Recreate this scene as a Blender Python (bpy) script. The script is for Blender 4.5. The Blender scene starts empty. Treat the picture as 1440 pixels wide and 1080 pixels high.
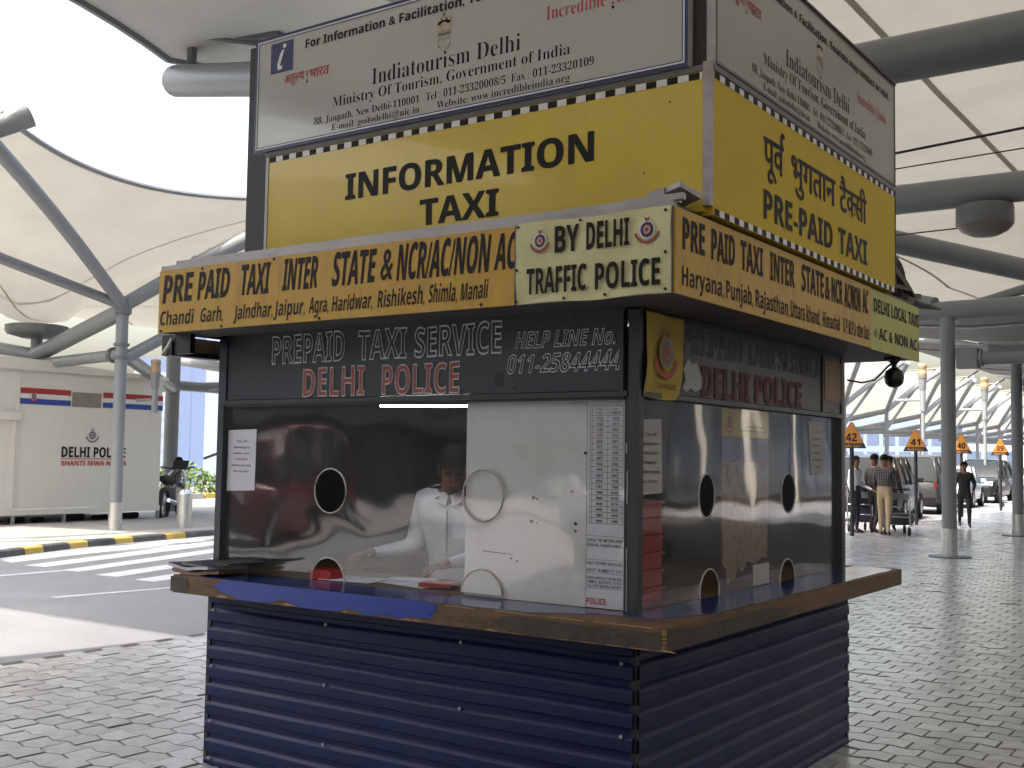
import bpy, bmesh, math, random
from mathutils import Vector, Matrix
R = math.radians
random.seed(7)
SC = bpy.context.scene
COL = SC.collection

# ------------------------------------------------------------------ camera
cam_d = bpy.data.cameras.new('camera')
cam = bpy.data.objects.new('camera', cam_d); COL.objects.link(cam)
cam_d.sensor_width = 36.0; cam_d.lens = 39.82
cam_d.clip_start = 0.05; cam_d.clip_end = 2000
yaw, pitch, roll = -0.60963927, 0.06422812, -0.01455762
_f = Vector((math.sin(yaw)*math.cos(pitch), math.cos(yaw)*math.cos(pitch), math.sin(pitch)))
_r = Vector((math.cos(yaw), -math.sin(yaw), 0))
_d = -_r.cross(_f)
_c, _s = math.cos(roll), math.sin(roll)
_r2 = _c*_r + _s*_d; _d2 = -_s*_r + _c*_d
m = Matrix((( _r2.x, -_d2.x, -_f.x, 2.144), (_r2.y, -_d2.y, -_f.y, -3.943), (_r2.z, -_d2.z, -_f.z, 1.6), (0, 0, 0, 1)))
cam.matrix_world = m
SC.camera = cam

# ------------------------------------------------------------------ world, sun, exposure
SUN = Vector((-0.13, -0.60, 1.0)).normalized()
w = bpy.data.worlds.new('World'); SC.world = w; w.use_nodes = True
nt = w.node_tree
bg = nt.nodes['Background']; sky = nt.nodes.new('ShaderNodeTexSky')
sky.sky_type = 'NISHITA'; sky.sun_disc = False
sky.sun_elevation = math.asin(SUN.z); sky.sun_rotation = math.atan2(SUN.x, SUN.y)
sky.air_density = 1.6; sky.dust_density = 8.0; sky.ozone_density = 1.0
# hazy white sky: most of the blue is washed out by thin high haze
_bw = nt.nodes.new('ShaderNodeRGBToBW'); _mx = nt.nodes.new('ShaderNodeMix'); _mx.data_type = 'RGBA'; _mx.inputs[0].default_value = 0.3
nt.links.new(sky.outputs[0], _bw.inputs[0]); nt.links.new(sky.outputs[0], _mx.inputs[6]); nt.links.new(_bw.outputs[0], _mx.inputs[7])
nt.links.new(_mx.outputs[2], bg.inputs[0]); bg.inputs[1].default_value = 0.15
sd = bpy.data.lights.new('sun', 'SUN'); sun = bpy.data.objects.new('sun', sd); COL.objects.link(sun)
sd.energy = 2.0; sd.angle = R(0.6); sd.color = (1.0, 0.88, 0.75)
sun.rotation_euler = SUN.to_track_quat('Z', 'Y').to_euler()
sun.location = (0, -10, 30)
SC.view_settings.view_transform = 'Standard'; SC.view_settings.look = 'None'
SC.view_settings.gamma = 1.0; SC.view_settings.use_curve_mapping = False
SC.view_settings.exposure = 2.1

# ------------------------------------------------------------------ materials
def mat(name, col, rough=0.6, metal=0.0, var=0.12, vscale=6.0, bump=0.0, bscale=40.0, spec=0.5, stain=None, sscale=3.0, samt=0.5, island=0.0, objvar=0.0, coat=0.0, stretch=None):
    m = bpy.data.materials.new(name); m.use_nodes = True
    t = m.node_tree; N = t.nodes; L = t.links
    b = N['Principled BSDF']
    b.inputs['Metallic'].default_value = metal
    b.inputs['Specular IOR Level'].default_value = spec
    b.inputs['Coat Weight'].default_value = coat
    tc = N.new('ShaderNodeTexCoord')
    vec = tc.outputs['Object']
    if stretch:
        mp = N.new('ShaderNodeMapping'); mp.inputs['Scale'].default_value = stretch
        L.new(vec, mp.inputs[0]); vec = mp.outputs[0]
    n1 = N.new('ShaderNodeTexNoise'); n1.inputs['Scale'].default_value = vscale; n1.inputs['Detail'].default_value = 6
    n1.inputs['Roughness'].default_value = 0.65
    L.new(vec, n1.inputs['Vector'])
    r1 = N.new('ShaderNodeMapRange'); r1.inputs[1].default_value = 0.25; r1.inputs[2].default_value = 0.75
    r1.inputs[3].default_value = 1-var; r1.inputs[4].default_value = 1+var
    L.new(n1.outputs['Fac'], r1.inputs[0])
    base = N.new('ShaderNodeRGB'); base.outputs[0].default_value = (*col, 1)
    mul = N.new('ShaderNodeVectorMath'); mul.operation = 'SCALE'
    L.new(base.outputs[0], mul.inputs[0]); L.new(r1.outputs[0], mul.inputs['Scale'])
    out = mul.outputs[0]
    if island or objvar:
        g = N.new('ShaderNodeNewGeometry') if island else N.new('ShaderNodeObjectInfo')
        src = g.outputs['Random Per Island'] if island else g.outputs['Random']
        r2 = N.new('ShaderNodeMapRange'); r2.inputs[3].default_value = 1-(island or objvar); r2.inputs[4].default_value = 1+(island or objvar)
        L.new(src, r2.inputs[0])
        m2 = N.new('ShaderNodeVectorMath'); m2.operation = 'SCALE'
        L.new(out, m2.inputs[0]); L.new(r2.outputs[0], m2.inputs['Scale']); out = m2.outputs[0]
    if stain:
        n2 = N.new('ShaderNodeTexNoise'); n2.inputs['Scale'].default_value = sscale; n2.inputs['Detail'].default_value = 8
        n2.inputs['Roughness'].default_value = 0.7
        L.new(vec, n2.inputs['Vector'])
        cr = N.new('ShaderNodeValToRGB'); cr.color_ramp.elements[0].position = 0.5; cr.color_ramp.elements[1].position = 0.72
        cr.color_ramp.elements[1].color = (samt, samt, samt, 1)
        L.new(n2.outputs['Fac'], cr.inputs[0])
        mx = N.new('ShaderNodeMix'); mx.data_type = 'RGBA'
        L.new(cr.outputs[0], mx.inputs[0]); L.new(out, mx.inputs[6]); mx.inputs[7].default_value = (*stain, 1)
        out = mx.outputs[2]
    L.new(out, b.inputs['Base Color'])
    rr = N.new('ShaderNodeMapRange'); rr.inputs[3].default_value = max(0.02, rough-0.1); rr.inputs[4].default_value = min(1, rough+0.1)
    L.new(n1.outputs['Fac'], rr.inputs[0]); L.new(rr.outputs[0], b.inputs['Roughness'])
    if bump:
        n3 = N.new('ShaderNodeTexNoise'); n3.inputs['Scale'].default_value = bscale; n3.inputs['Detail'].default_value = 5
        L.new(vec, n3.inputs['Vector'])
        bp = N.new('ShaderNodeBump'); bp.inputs['Strength'].default_value = bump; bp.inputs['Distance'].default_value = 0.01
        L.new(n3.outputs['Fac'], bp.inputs['Height']); L.new(bp.outputs[0], b.inputs['Normal'])
    return m

def emis(name, col, s):
    m = bpy.data.materials.new(name); m.use_nodes = True
    b = m.node_tree.nodes['Principled BSDF']
    b.inputs['Base Color'].default_value = (*col, 1)
    b.inputs['Emission Color'].default_value = (*col, 1); b.inputs['Emission Strength'].default_value = s
    return m

def membrane_mat(name, col, trans=0.45, seam=None):
    m = bpy.data.materials.new(name); m.use_nodes = True
    t = m.node_tree; N = t.nodes; L = t.links
    N.remove(N['Principled BSDF'])
    out = N['Material Output']
    tc = N.new('ShaderNodeTexCoord')
    n = N.new('ShaderNodeTexNoise'); n.inputs['Scale'].default_value = 0.7; n.inputs['Detail'].default_value = 7; n.inputs['Roughness'].default_value = 0.6
    L.new(tc.outputs['Object'], n.inputs['Vector'])
    mr = N.new('ShaderNodeMapRange'); mr.inputs[1].default_value = .3; mr.inputs[2].default_value = .75; mr.inputs[3].default_value = 1.04; mr.inputs[4].default_value = 0.88
    L.new(n.outputs['Fac'], mr.inputs[0])
    sc = N.new('ShaderNodeVectorMath'); sc.operation = 'SCALE'; sc.inputs[0].default_value = col
    L.new(mr.outputs[0], sc.inputs['Scale'])
    d = N.new('ShaderNodeBsdfDiffuse'); tr = N.new('ShaderNodeBsdfTranslucent'); mx = N.new('ShaderNodeMixShader')
    L.new(sc.outputs[0], d.inputs[0]); L.new(sc.outputs[0], tr.inputs[0])
    mx.inputs[0].default_value = trans
    L.new(d.outputs[0], mx.inputs[1]); L.new(tr.outputs[0], mx.inputs[2]); L.new(mx.outputs[0], out.inputs[0])
    return m

def glass_mat(name, tint=(0.985, 0.99, 0.99), dust=0.10, fl=0.06, f90=0.9, rough=0.015, wob=0.25):
    m = bpy.data.materials.new(name); m.use_nodes = True
    t = m.node_tree; N = t.nodes; L = t.links
    N.remove(N['Principled BSDF']); out = N['Material Output']
    tc = N.new('ShaderNodeTexCoord')
    tr = N.new('ShaderNodeBsdfTransparent'); tr.inputs[0].default_value = (*tint, 1)
    gl = N.new('ShaderNodeBsdfGlossy'); gl.inputs['Roughness'].default_value = rough; gl.inputs[0].default_value = (.95, .96, 1, 1)
    n = N.new('ShaderNodeTexNoise'); n.inputs['Scale'].default_value = 1.3; n.inputs['Detail'].default_value = 1.5
    L.new(tc.outputs['Object'], n.inputs['Vector'])
    bp = N.new('ShaderNodeBump'); bp.inputs['Strength'].default_value = wob; bp.inputs['Distance'].default_value = 0.06
    L.new(n.outputs['Fac'], bp.inputs['Height']); L.new(bp.outputs[0], gl.inputs['Normal'])
    ge = N.new('ShaderNodeNewGeometry'); dt = N.new('ShaderNodeVectorMath'); dt.operation = 'DOT_PRODUCT'
    L.new(ge.outputs['Incoming'], dt.inputs[0]); L.new(ge.outputs['True Normal'], dt.inputs[1])
    ab = N.new('ShaderNodeMath'); ab.operation = 'ABSOLUTE'; L.new(dt.outputs['Value'], ab.inputs[0])
    om = N.new('ShaderNodeMath'); om.operation = 'SUBTRACT'; om.inputs[0].default_value = 1; L.new(ab.outputs[0], om.inputs[1])
    pw = N.new('ShaderNodeMath'); pw.operation = 'POWER'; pw.inputs[1].default_value = 4.5; L.new(om.outputs[0], pw.inputs[0])
    mr = N.new('ShaderNodeMapRange'); mr.inputs[3].default_value = fl; mr.inputs[4].default_value = f90
    L.new(pw.outputs[0], mr.inputs[0])
    mx = N.new('ShaderNodeMixShader'); L.new(mr.outputs[0], mx.inputs[0]); L.new(tr.outputs[0], mx.inputs[1]); L.new(gl.outputs[0], mx.inputs[2])
    df = N.new('ShaderNodeBsdfDiffuse'); df.inputs[0].default_value = (.55, .56, .56, 1)
    n2 = N.new('ShaderNodeTexNoise'); n2.inputs['Scale'].default_value = 4; n2.inputs['Detail'].default_value = 8; n2.inputs['Roughness'].default_value = .7
    L.new(tc.outputs['Object'], n2.inputs['Vector'])
    m3 = N.new('ShaderNodeMapRange'); m3.inputs[1].default_value = .35; m3.inputs[2].default_value = .75; m3.inputs[3].default_value = dust*.4; m3.inputs[4].default_value = dust*2
    L.new(n2.outputs['Fac'], m3.inputs[0])
    m4 = N.new('ShaderNodeMixShader'); L.new(m3.outputs[0], m4.inputs[0]); L.new(mx.outputs[0], m4.inputs[1]); L.new(df.outputs[0], m4.inputs[2])
    L.new(m4.outputs[0], out.inputs[0])
    return m

M = {}
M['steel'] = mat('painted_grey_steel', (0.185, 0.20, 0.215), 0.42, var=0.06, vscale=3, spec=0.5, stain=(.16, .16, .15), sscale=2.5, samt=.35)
M['steel_dk'] = mat('dark_grey_steel', (0.13, 0.137, 0.145), 0.45, var=0.08)  # darker grey steel for nodes, clamps and small housings
M['stainless'] = mat('stainless_sleeve', (0.62, 0.62, 0.61), 0.3, metal=0.9, var=0.1, vscale=10)
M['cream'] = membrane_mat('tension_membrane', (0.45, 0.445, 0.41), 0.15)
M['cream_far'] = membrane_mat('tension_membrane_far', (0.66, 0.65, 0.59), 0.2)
M['belt'] = membrane_mat('membrane_belt', (0.42, 0.40, 0.33), 0.25)
M['shade_mem'] = mat('shaded_underside_grey', (0.20, 0.20, 0.185), 0.8, var=0.1)  # grey that stands for shade on the far canopy undersides
M['asphalt'] = mat('asphalt', (0.20, 0.208, 0.228), 0.62, var=0.12, vscale=1.3, bump=0.35, bscale=120, stain=(.15, .155, .17), sscale=.8, samt=.4)
M['paver'] = mat('concrete_paver', (0.50, 0.51, 0.53), 0.19, var=0.14, vscale=9, bump=0.25, bscale=35, island=0.13, stain=(.33, .33, .33), sscale=1.3, samt=.5, spec=.7)
M['paver_o'] = mat('concrete_paver_single', (0.50, 0.51, 0.53), 0.19, var=0.14, vscale=9, bump=0.25, bscale=35, objvar=0.13, stain=(.33, .33, .33), sscale=1.3, samt=.5, spec=.7)
M['paver_edge'] = mat('dirty_paver_edge', (0.27, 0.27, 0.27), 0.8, var=.3, vscale=12)
M['joint'] = mat('joint_sand', (0.085, 0.082, 0.078), 0.9, var=0.3, vscale=30, bump=.4)
M['sidewalk'] = mat('sidewalk_concrete', (0.27, 0.27, 0.265), 0.7, var=0.15, vscale=2, bump=.2, bscale=60)
M['white_paint'] = mat('road_paint_white', (0.55, 0.56, 0.58), 0.6, var=0.1, vscale=8, stain=(.25, .25, .26), sscale=6, samt=.55)
M['kerb_y'] = mat('kerb_yellow', (0.42, 0.29, 0.06), 0.6, var=0.15, stain=(.25, .2, .1), sscale=7, samt=.6)
M['kerb_k'] = mat('kerb_black', (0.05, 0.05, 0.052), 0.6, var=0.2, stain=(.15, .15, .14), sscale=6, samt=.5)
M['ground'] = mat('far_ground', (0.17, 0.165, 0.155), 0.8, var=0.12, vscale=.3)
M['navy'] = mat('navy_sheet_metal', (0.004, 0.012, 0.064), 0.46, var=0.2, vscale=2.2, bump=.12, bscale=9, stain=(.016, .02, .045), sscale=5, samt=.5, spec=.3)
M['slate'] = mat('slate_painted_metal', (0.032, 0.043, 0.057), 0.34, var=0.14, vscale=3, stain=(.045, .055, .065), sscale=6, samt=.4)
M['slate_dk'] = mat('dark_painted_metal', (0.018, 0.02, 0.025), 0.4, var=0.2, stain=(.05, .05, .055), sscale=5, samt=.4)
M['bare'] = mat('worn_bare_metal', (0.30, 0.31, 0.31), 0.4, var=0.2, vscale=15)
M['black'] = mat('black_sheet', (0.008, 0.007, 0.008), 0.45, var=0.3)
M['galv'] = mat('galvanised_strip', (0.40, 0.39, 0.40), 0.42, metal=.25, var=0.14, vscale=5, stain=(.2, .15, .12), sscale=6, samt=.5)
M['signwhite'] = mat('sign_white_acrylic', (0.41, 0.415, 0.41), 0.16, var=0.03, vscale=1.5, stain=(.5, .48, .44), sscale=2, samt=.35, coat=.25)
M['signyellow'] = mat('sign_yellow_acrylic', (0.60, 0.46, 0.06), 0.24, var=0.05, vscale=1.5, stain=(.5, .38, .08), sscale=2.5, samt=.45, coat=.2, stretch=(2.5, 2.5, .7))
M['navyink'] = mat('navy_print', (0.02, 0.03, 0.12), 0.3, var=.05)
M['signyellow_r'] = mat('sign_yellow_shaded_matt', (0.60, 0.44, 0.05), 0.6, var=0.05, vscale=1.5, stain=(.42, .32, .07), sscale=2.5, samt=.4, spec=.2)  # duller copy of the yellow, toned for the shaded side face
M['signwhite_r'] = mat('sign_white_shaded_matt', (0.36, 0.35, 0.33), 0.4, var=0.06, vscale=1.5, stain=(.3, .29, .26), sscale=2, samt=.5, spec=.4)  # darker copy of the white, side-face shade put into its colour
M['ink'] = mat('black_print', (0.009, 0.009, 0.010), 0.55, var=.1, spec=.25)
M['redink'] = mat('red_print', (0.45, 0.03, 0.03), 0.4, var=.15)
M['redink2'] = mat('dark_red_paint', (0.40, 0.045, 0.03), 0.5, var=.2)
M['goldink'] = mat('tan_print', (0.42, 0.36, 0.26), 0.4, var=.25, vscale=60)
M['gapink'] = mat('white_print', (0.72, 0.72, 0.73), 0.35, var=.04)
M['orange_board'] = mat('hand_painted_board', (0.53, 0.325, 0.04), 0.42, var=0.1, vscale=4, stain=(.30, .17, .06), sscale=5, samt=.6, stretch=(2.5, 2.5, .8))
M['banner'] = mat('flex_banner', (0.64, 0.63, 0.36), 0.42, var=0.05, vscale=3, bump=.5, bscale=5, stain=(.5, .48, .3), sscale=4, samt=.4)
M['greenboard'] = mat('green_yellow_flex', (0.44, 0.46, 0.09), 0.45, var=0.08, vscale=3, bump=.3, bscale=6)
M['goldflag'] = mat('dark_yellow_cloth', (0.43, 0.31, 0.03), 0.6, var=0.12, vscale=5, bump=.4, bscale=7)
M['paintink'] = mat('brush_paint_dark', (0.016, 0.014, 0.018), 0.6, var=.3, vscale=25, stain=(.12, .08, .04), sscale=14, samt=.2, spec=.25)
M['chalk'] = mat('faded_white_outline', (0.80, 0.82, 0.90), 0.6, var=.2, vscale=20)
M['chalk_shaded'] = mat('shaded_outline', (0.22, 0.23, 0.30), 0.6, var=.25, vscale=20)  # outline white darkened to carry the shade of the side face
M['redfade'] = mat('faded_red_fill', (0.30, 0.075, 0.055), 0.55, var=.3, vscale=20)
M['red_shaded'] = mat('shaded_red_fill', (.07, .016, .014), .6, var=.3); M['redout_shaded'] = mat('shaded_red_outline', (.26, .09, .10), .6, var=.3)  # darkened reds, shade of the side face put into the lettering
M['wood'] = mat('bare_plywood', (0.13, 0.075, 0.036), 0.6, var=0.35, vscale=7, bump=.5, bscale=30, stain=(.035, .028, .022), sscale=5, samt=.85, stretch=(1, 1, 5))
M['wood_lt'] = mat('splintered_plywood', (0.32, 0.20, 0.10), 0.7, var=0.3, vscale=30)
M['wood_dk'] = mat('grimy_wood_edge', (0.05, 0.04, 0.032), 0.55, var=0.5, vscale=9, bump=.4, bscale=30)
M['laminate'] = mat('blue_laminate', (0.006, 0.04, 0.33), 0.3, var=0.06, vscale=3, stain=(.02, .05, .2), sscale=5, samt=.5)
M['laminate_t'] = mat('blue_laminate_worn', (0.016, 0.035, 0.15), 0.16, var=0.15, vscale=4, stain=(.05, .06, .11), sscale=3, samt=.6)
M['glass'] = glass_mat('plexiglass_pane', dust=.028, fl=.034, f90=.9, rough=.035, wob=.24)
M['glassR'] = glass_mat('plexiglass_pane_scuffed', dust=.022, fl=.028, f90=.9, rough=.03, wob=.15)
M['carglass'] = mat('car_window_glass', (0.02, 0.026, 0.03), 0.2, var=.1, spec=.2)
M['rim'] = mat('cut_acrylic_edge', (0.45, 0.45, 0.42), 0.35, var=.3)
M['sheet'] = mat('white_backing_sheet', (0.66, 0.66, 0.68), 0.35, var=0.05, vscale=2, stain=(.45, .42, .40), sscale=4, samt=.35)
M['paper'] = mat('white_paper', (0.66, 0.66, 0.76), 0.7, var=.04)
M['paper_g'] = mat('aged_paper', (0.40, 0.40, 0.40), 0.7, var=.1)
M['greyink'] = mat('grey_print', (0.12, 0.11, 0.14), 0.6, var=.1)
M['lines'] = mat('ruled_lines', (0.20, 0.13, 0.15), 0.6, var=.1)
M['mappaper'] = mat('stained_map_paper', (0.24, 0.18, 0.12), 0.7, var=0.45, vscale=22, stain=(.07, .05, .04), sscale=14, samt=.85)
M['darkwall'] = mat('booth_inner_wall', (0.05, 0.053, 0.06), 0.6, var=.3, vscale=2)
M['tanply'] = mat('tan_plywood_panel', (0.36, 0.27, 0.17), 0.7, var=.15)
M['soffit'] = mat('booth_soffit_board', (0.11, 0.10, 0.10), 0.7, var=.2)
M['tube'] = emis('lit_fluorescent_tube', (0.95, 0.97, 1.0), 15.0)
M['redplastic'] = mat('red_plastic', (0.32, 0.02, 0.018), 0.35, var=.2)
M['greyplastic'] = mat('grey_plastic', (0.16, 0.17, 0.18), 0.4)
M['blackplastic'] = mat('black_plastic', (0.012, 0.012, 0.013), 0.3)
M['rubber'] = mat('tyre_rubber', (0.018, 0.018, 0.018), 0.8)
M['cabin'] = mat('cabin_offwhite_paint', (0.60, 0.58, 0.53), 0.5, var=0.04, vscale=1.5, stain=(.5, .48, .43), sscale=2.2, samt=.4)
M['cabin_dirt'] = mat('cabin_wall_paint', (0.60, 0.58, 0.53), 0.6, var=0.04, vscale=2, stain=(.5, .48, .43), sscale=2.0, samt=.5)
M['bandred'] = mat('band_red', (0.30, 0.025, 0.025), 0.5); M['bandblue'] = mat('band_blue', (0.02, 0.05, 0.26), 0.5); M['bandwhite'] = mat('band_white', (0.6, 0.6, 0.58), 0.5)
M['bldA'] = mat('pale_blue_cladding', (0.15, 0.20, 0.33), 0.35, var=.06); M['bldB'] = mat('ice_blue_cladding', (0.30, 0.36, 0.50), 0.3, var=.05); M['bldC'] = mat('slate_blue_cladding', (0.07, 0.10, 0.17), 0.3, var=.06); M['bldD'] = mat('light_tile_cladding', (0.27, 0.31, 0.40), 0.4, var=.06)
M['leaf'] = mat('hedge_leaf', (0.10, 0.16, 0.035), 0.6, var=.35, vscale=6, island=.45)
M['twig'] = mat('hedge_twig', (0.07, 0.05, 0.03), 0.8)
M['signtri'] = mat('orange_sign_panel', (0.42, 0.17, 0.02), 0.5, var=.05)
M['lampcap'] = mat('frosted_lamp_cap', (0.27, 0.19, 0.11), 0.4, var=.15)
M['skin'] = mat('brown_skin', (0.17, 0.085, 0.05), 0.55, var=.1); M['hair'] = mat('black_hair', (0.010, 0.008, 0.007), 0.85, spec=.15)
M['shirt_w'] = mat('white_cotton', (0.62, 0.63, 0.72), 0.8, var=.06, vscale=8, bump=.8, bscale=9)
M['denim'] = mat('dark_denim', (0.03, 0.035, 0.06), 0.8); M['khaki'] = mat('khaki_cotton', (0.36, 0.28, 0.18), 0.8, bump=.5, bscale=9)
M['darkcloth'] = mat('charcoal_cloth', (0.025, 0.024, 0.026), 0.8); M['blackcloth'] = mat('black_cloth', (0.012, 0.012, 0.014), 0.8); M['brown_cloth'] = mat('grey_brown_cloth', (0.07, 0.06, 0.055), 0.8)
M['shoe'] = mat('dark_shoe', (0.015, 0.014, 0.014), 0.4)
M['car_black'] = mat('car_paint_black', (0.02, 0.022, 0.025), 0.18, coat=.15, var=.1); M['car_white'] = mat('car_paint_white', (0.62, 0.64, 0.66), 0.2, coat=.6, var=.03)
M['car_silver'] = mat('car_paint_silver', (0.30, 0.32, 0.34), 0.22, metal=.4, coat=.5, var=.04); M['car_red'] = mat('car_paint_red', (0.20, 0.015, 0.015), 0.25, coat=.3, var=.05)
M['car_blue'] = mat('car_paint_pale_blue', (0.40, 0.52, 0.60), 0.2, coat=.6, var=.05)
M['car_dark'] = mat('car_paint_dark_grey', (0.045, 0.048, 0.052), 0.3, coat=.15, var=.05); M['lens_r'] = mat('red_lamp_lens', (0.12, 0.01, 0.01), 0.2); M['lens_w'] = mat('clear_lamp_lens', (0.6, 0.6, 0.62), 0.1); M['plate'] = mat('number_plate', (0.55, 0.5, 0.2), 0.4)
M['bag1'] = mat('navy_luggage', (0.02, 0.025, 0.05), 0.6); M['bag2'] = mat('black_luggage', (0.015, 0.015, 0.017), 0.5); M['chrome'] = mat('trolley_metal', (0.5, 0.5, 0.52), 0.25, metal=.8)
M['bookA'] = mat('magazine_pages', (0.5, 0.52, 0.6), 0.5, var=.2, vscale=30); M['bookB'] = mat('brown_ledger', (0.28, 0.17, 0.12), 0.6, var=.3, vscale=20)
M['terminal'] = mat('terminal_cladding', (0.19, 0.19, 0.19), 0.6, var=.1, vscale=.6); M['termglass'] = mat('terminal_glass', (0.10, 0.12, 0.14), 0.08, var=.2, spec=.8)
M['cable'] = mat('black_cable', (0.03, 0.025, 0.025), 0.6)
def check_mat():
    m = mat('checked_vest', (0.03, 0.03, 0.035), .85); t = m.node_tree; N = t.nodes; L = t.links
    tc = N.new('ShaderNodeTexCoord'); br = N.new('ShaderNodeTexBrick'); br.offset = 0; br.inputs['Scale'].default_value = 1
    br.inputs['Color1'].default_value = (.022, .022, .026, 1); br.inputs['Color2'].default_value = (.03, .03, .034, 1); br.inputs['Mortar'].default_value = (.17, .165, .16, 1)
    br.inputs['Mortar Size'].default_value = .0045; br.inputs['Brick Width'].default_value = .048; br.inputs['Row Height'].default_value = .048
    mp = N.new('ShaderNodeCombineXYZ'); sp = N.new('ShaderNodeSeparateXYZ'); L.new(tc.outputs['Object'], sp.inputs[0]); L.new(sp.outputs['X'], mp.inputs[0]); L.new(sp.outputs['Z'], mp.inputs[1])
    L.new(mp.outputs[0], br.inputs['Vector']); L.new(br.outputs[0], N['Principled BSDF'].inputs['Base Color']); return m
M['check'] = check_mat()

# ------------------------------------------------------------------ mesh helpers
class MB:
    def __init__(s): s.v = []; s.f = []; s.mi = []; s.cur = 0
    def add(s, vs, fs):
        o = len(s.v); s.v += [tuple(p) for p in vs]; s.f += [tuple(i+o for i in f) for f in fs]; s.mi += [s.cur]*len(fs); return s
    def box(s, a, b):
        x0, y0, z0 = [min(p, q) for p, q in zip(a, b)]; x1, y1, z1 = [max(p, q) for p, q in zip(a, b)]
        return s.add([(x0, y0, z0), (x1, y0, z0), (x1, y1, z0), (x0, y1, z0), (x0, y0, z1), (x1, y0, z1), (x1, y1, z1), (x0, y1, z1)],
                     [(0, 3, 2, 1), (4, 5, 6, 7), (0, 1, 5, 4), (1, 2, 6, 5), (2, 3, 7, 6), (3, 0, 4, 7)])
    def obox(s, c, ax, ay, az):
        c = Vector(c); ax = Vector(ax); ay = Vector(ay); az = Vector(az); vs = []
        for k in (-1, 1):
            for i, j in ((-1, -1), (1, -1), (1, 1), (-1, 1)): vs.append(c+ax*i+ay*j+az*k)
        return s.add(vs, [(0, 3, 2, 1), (4, 5, 6, 7), (0, 1, 5, 4), (1, 2, 6, 5), (2, 3, 7, 6), (3, 0, 4, 7)])
    def tube(s, pts, r, n=12, cap=True, sq=False):
        pts = [Vector(p) for p in pts]; rs = r if isinstance(r, (list, tuple)) else [r]*len(pts)
        ring = []; up = Vector((0, 0, 1))
        for i, p in enumerate(pts):
            d = (pts[min(i+1, len(pts)-1)]-pts[max(i-1, 0)])
            if d.length < 1e-9: d = Vector((0, 0, 1))
            d.normalize()
            u = up if abs(d.dot(up)) < .95 else Vector((1, 0, 0))
            a = d.cross(u).normalized(); b = a.cross(d)
            ring.append([p+a*(math.cos(t)*rs[i])+b*(math.sin(t)*rs[i]) for t in [2*math.pi*k/n+(math.pi/4 if sq else 0) for k in range(n)]])
        vs = [q for rg in ring for q in rg]; fs = []
        for i in range(len(pts)-1):
            for k in range(n):
                fs.append((i*n+k, i*n+(k+1) % n, (i+1)*n+(k+1) % n, (i+1)*n+k))
        if cap: fs += [tuple(range(n-1, -1, -1)), tuple((len(pts)-1)*n+k for k in range(n))]
        return s.add(vs, fs)
    def prism(s, poly, p0, u, v, wv):
        p0 = Vector(p0); u = Vector(u); v = Vector(v); wv = Vector(wv); n = len(poly)
        a = [p0+u*x+v*y for x, y in poly]; b = [q+wv for q in a]
        return s.add(a+b, [tuple(range(n)), tuple(range(2*n-1, n-1, -1))]+[(i, i+n, (i+1) % n+n, (i+1) % n) for i in range(n)])
    def lathe(s, prof, c=(0, 0, 0), n=20, ax='z'):
        c = Vector(c); vs = []
        for r, z in prof:
            for k in range(n):
                t = 2*math.pi*k/n
                if ax == 'z': vs.append(c+Vector((r*math.cos(t), r*math.sin(t), z)))
                elif ax == 'y': vs.append(c+Vector((r*math.cos(t), z, r*math.sin(t))))
                else: vs.append(c+Vector((z, r*math.cos(t), r*math.sin(t))))
        fs = []
        for i in range(len(prof)-1):
            for k in range(n): fs.append((i*n+k, i*n+(k+1) % n, (i+1)*n+(k+1) % n, (i+1)*n+k))
        fs += [tuple(range(n)), tuple((len(prof)-1)*n+k for k in range(n))]
        return s.add(vs, fs)
    def grid(s, P):
        a = len(P); b = len(P[0]); vs = [q for row in P for q in row]
        return s.add(vs, [(i*b+j, i*b+j+1, (i+1)*b+j+1, (i+1)*b+j) for i in range(a-1) for j in range(b-1)])
    def build(s, name, m, parent=None, smooth=False, label=None, fix=True):
        me = bpy.data.meshes.new(name); me.from_pydata(s.v, [], s.f)
        ms = m if isinstance(m, (list, tuple)) else [m]
        for q in ms: me.materials.append(q)
        if len(ms) > 1: me.polygons.foreach_set('material_index', s.mi)
        if fix:
            bm = bmesh.new(); bm.from_mesh(me); bmesh.ops.recalc_face_normals(bm, faces=bm.faces); bm.to_mesh(me); bm.free()
        if smooth:
            me.polygons.foreach_set('use_smooth', [True]*len(me.polygons))
            if smooth != 'all': me.set_sharp_from_angle(angle=R(40))
        o = bpy.data.objects.new(name, me); COL.objects.link(o)
        if parent: o.parent = parent
        if label: o['label'] = label
        return o

def thing(name, label, cat, loc=(0, 0, 0), rz=0, group=None):
    o = bpy.data.objects.new(name, None); COL.objects.link(o); o.empty_display_size = .2
    o.location = loc; o.rotation_euler = (0, 0, rz); o['label'] = label; o['category'] = cat
    if group: o['group'] = group
    return o
def tag(o, label, cat, group=None, kind=None):
    o['label'] = label; o['category'] = cat
    if group: o['group'] = group
    if kind: o['kind'] = kind
    return o
def struct(o): o['kind'] = 'structure'; return o
def kids(o): return [c for c in bpy.data.objects if c.parent == o]
def copy_tree(o, parent=None):
    c = o.copy(); COL.objects.link(c); c.parent = parent
    for ch in CH.get(o.name, None) or kids(o): copy_tree(ch, c)
    return c
CH = {}

TS = bpy.data.scenes.new('scratch')   # empty helper scene for converting text and skin to meshes; removed at the end
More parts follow.
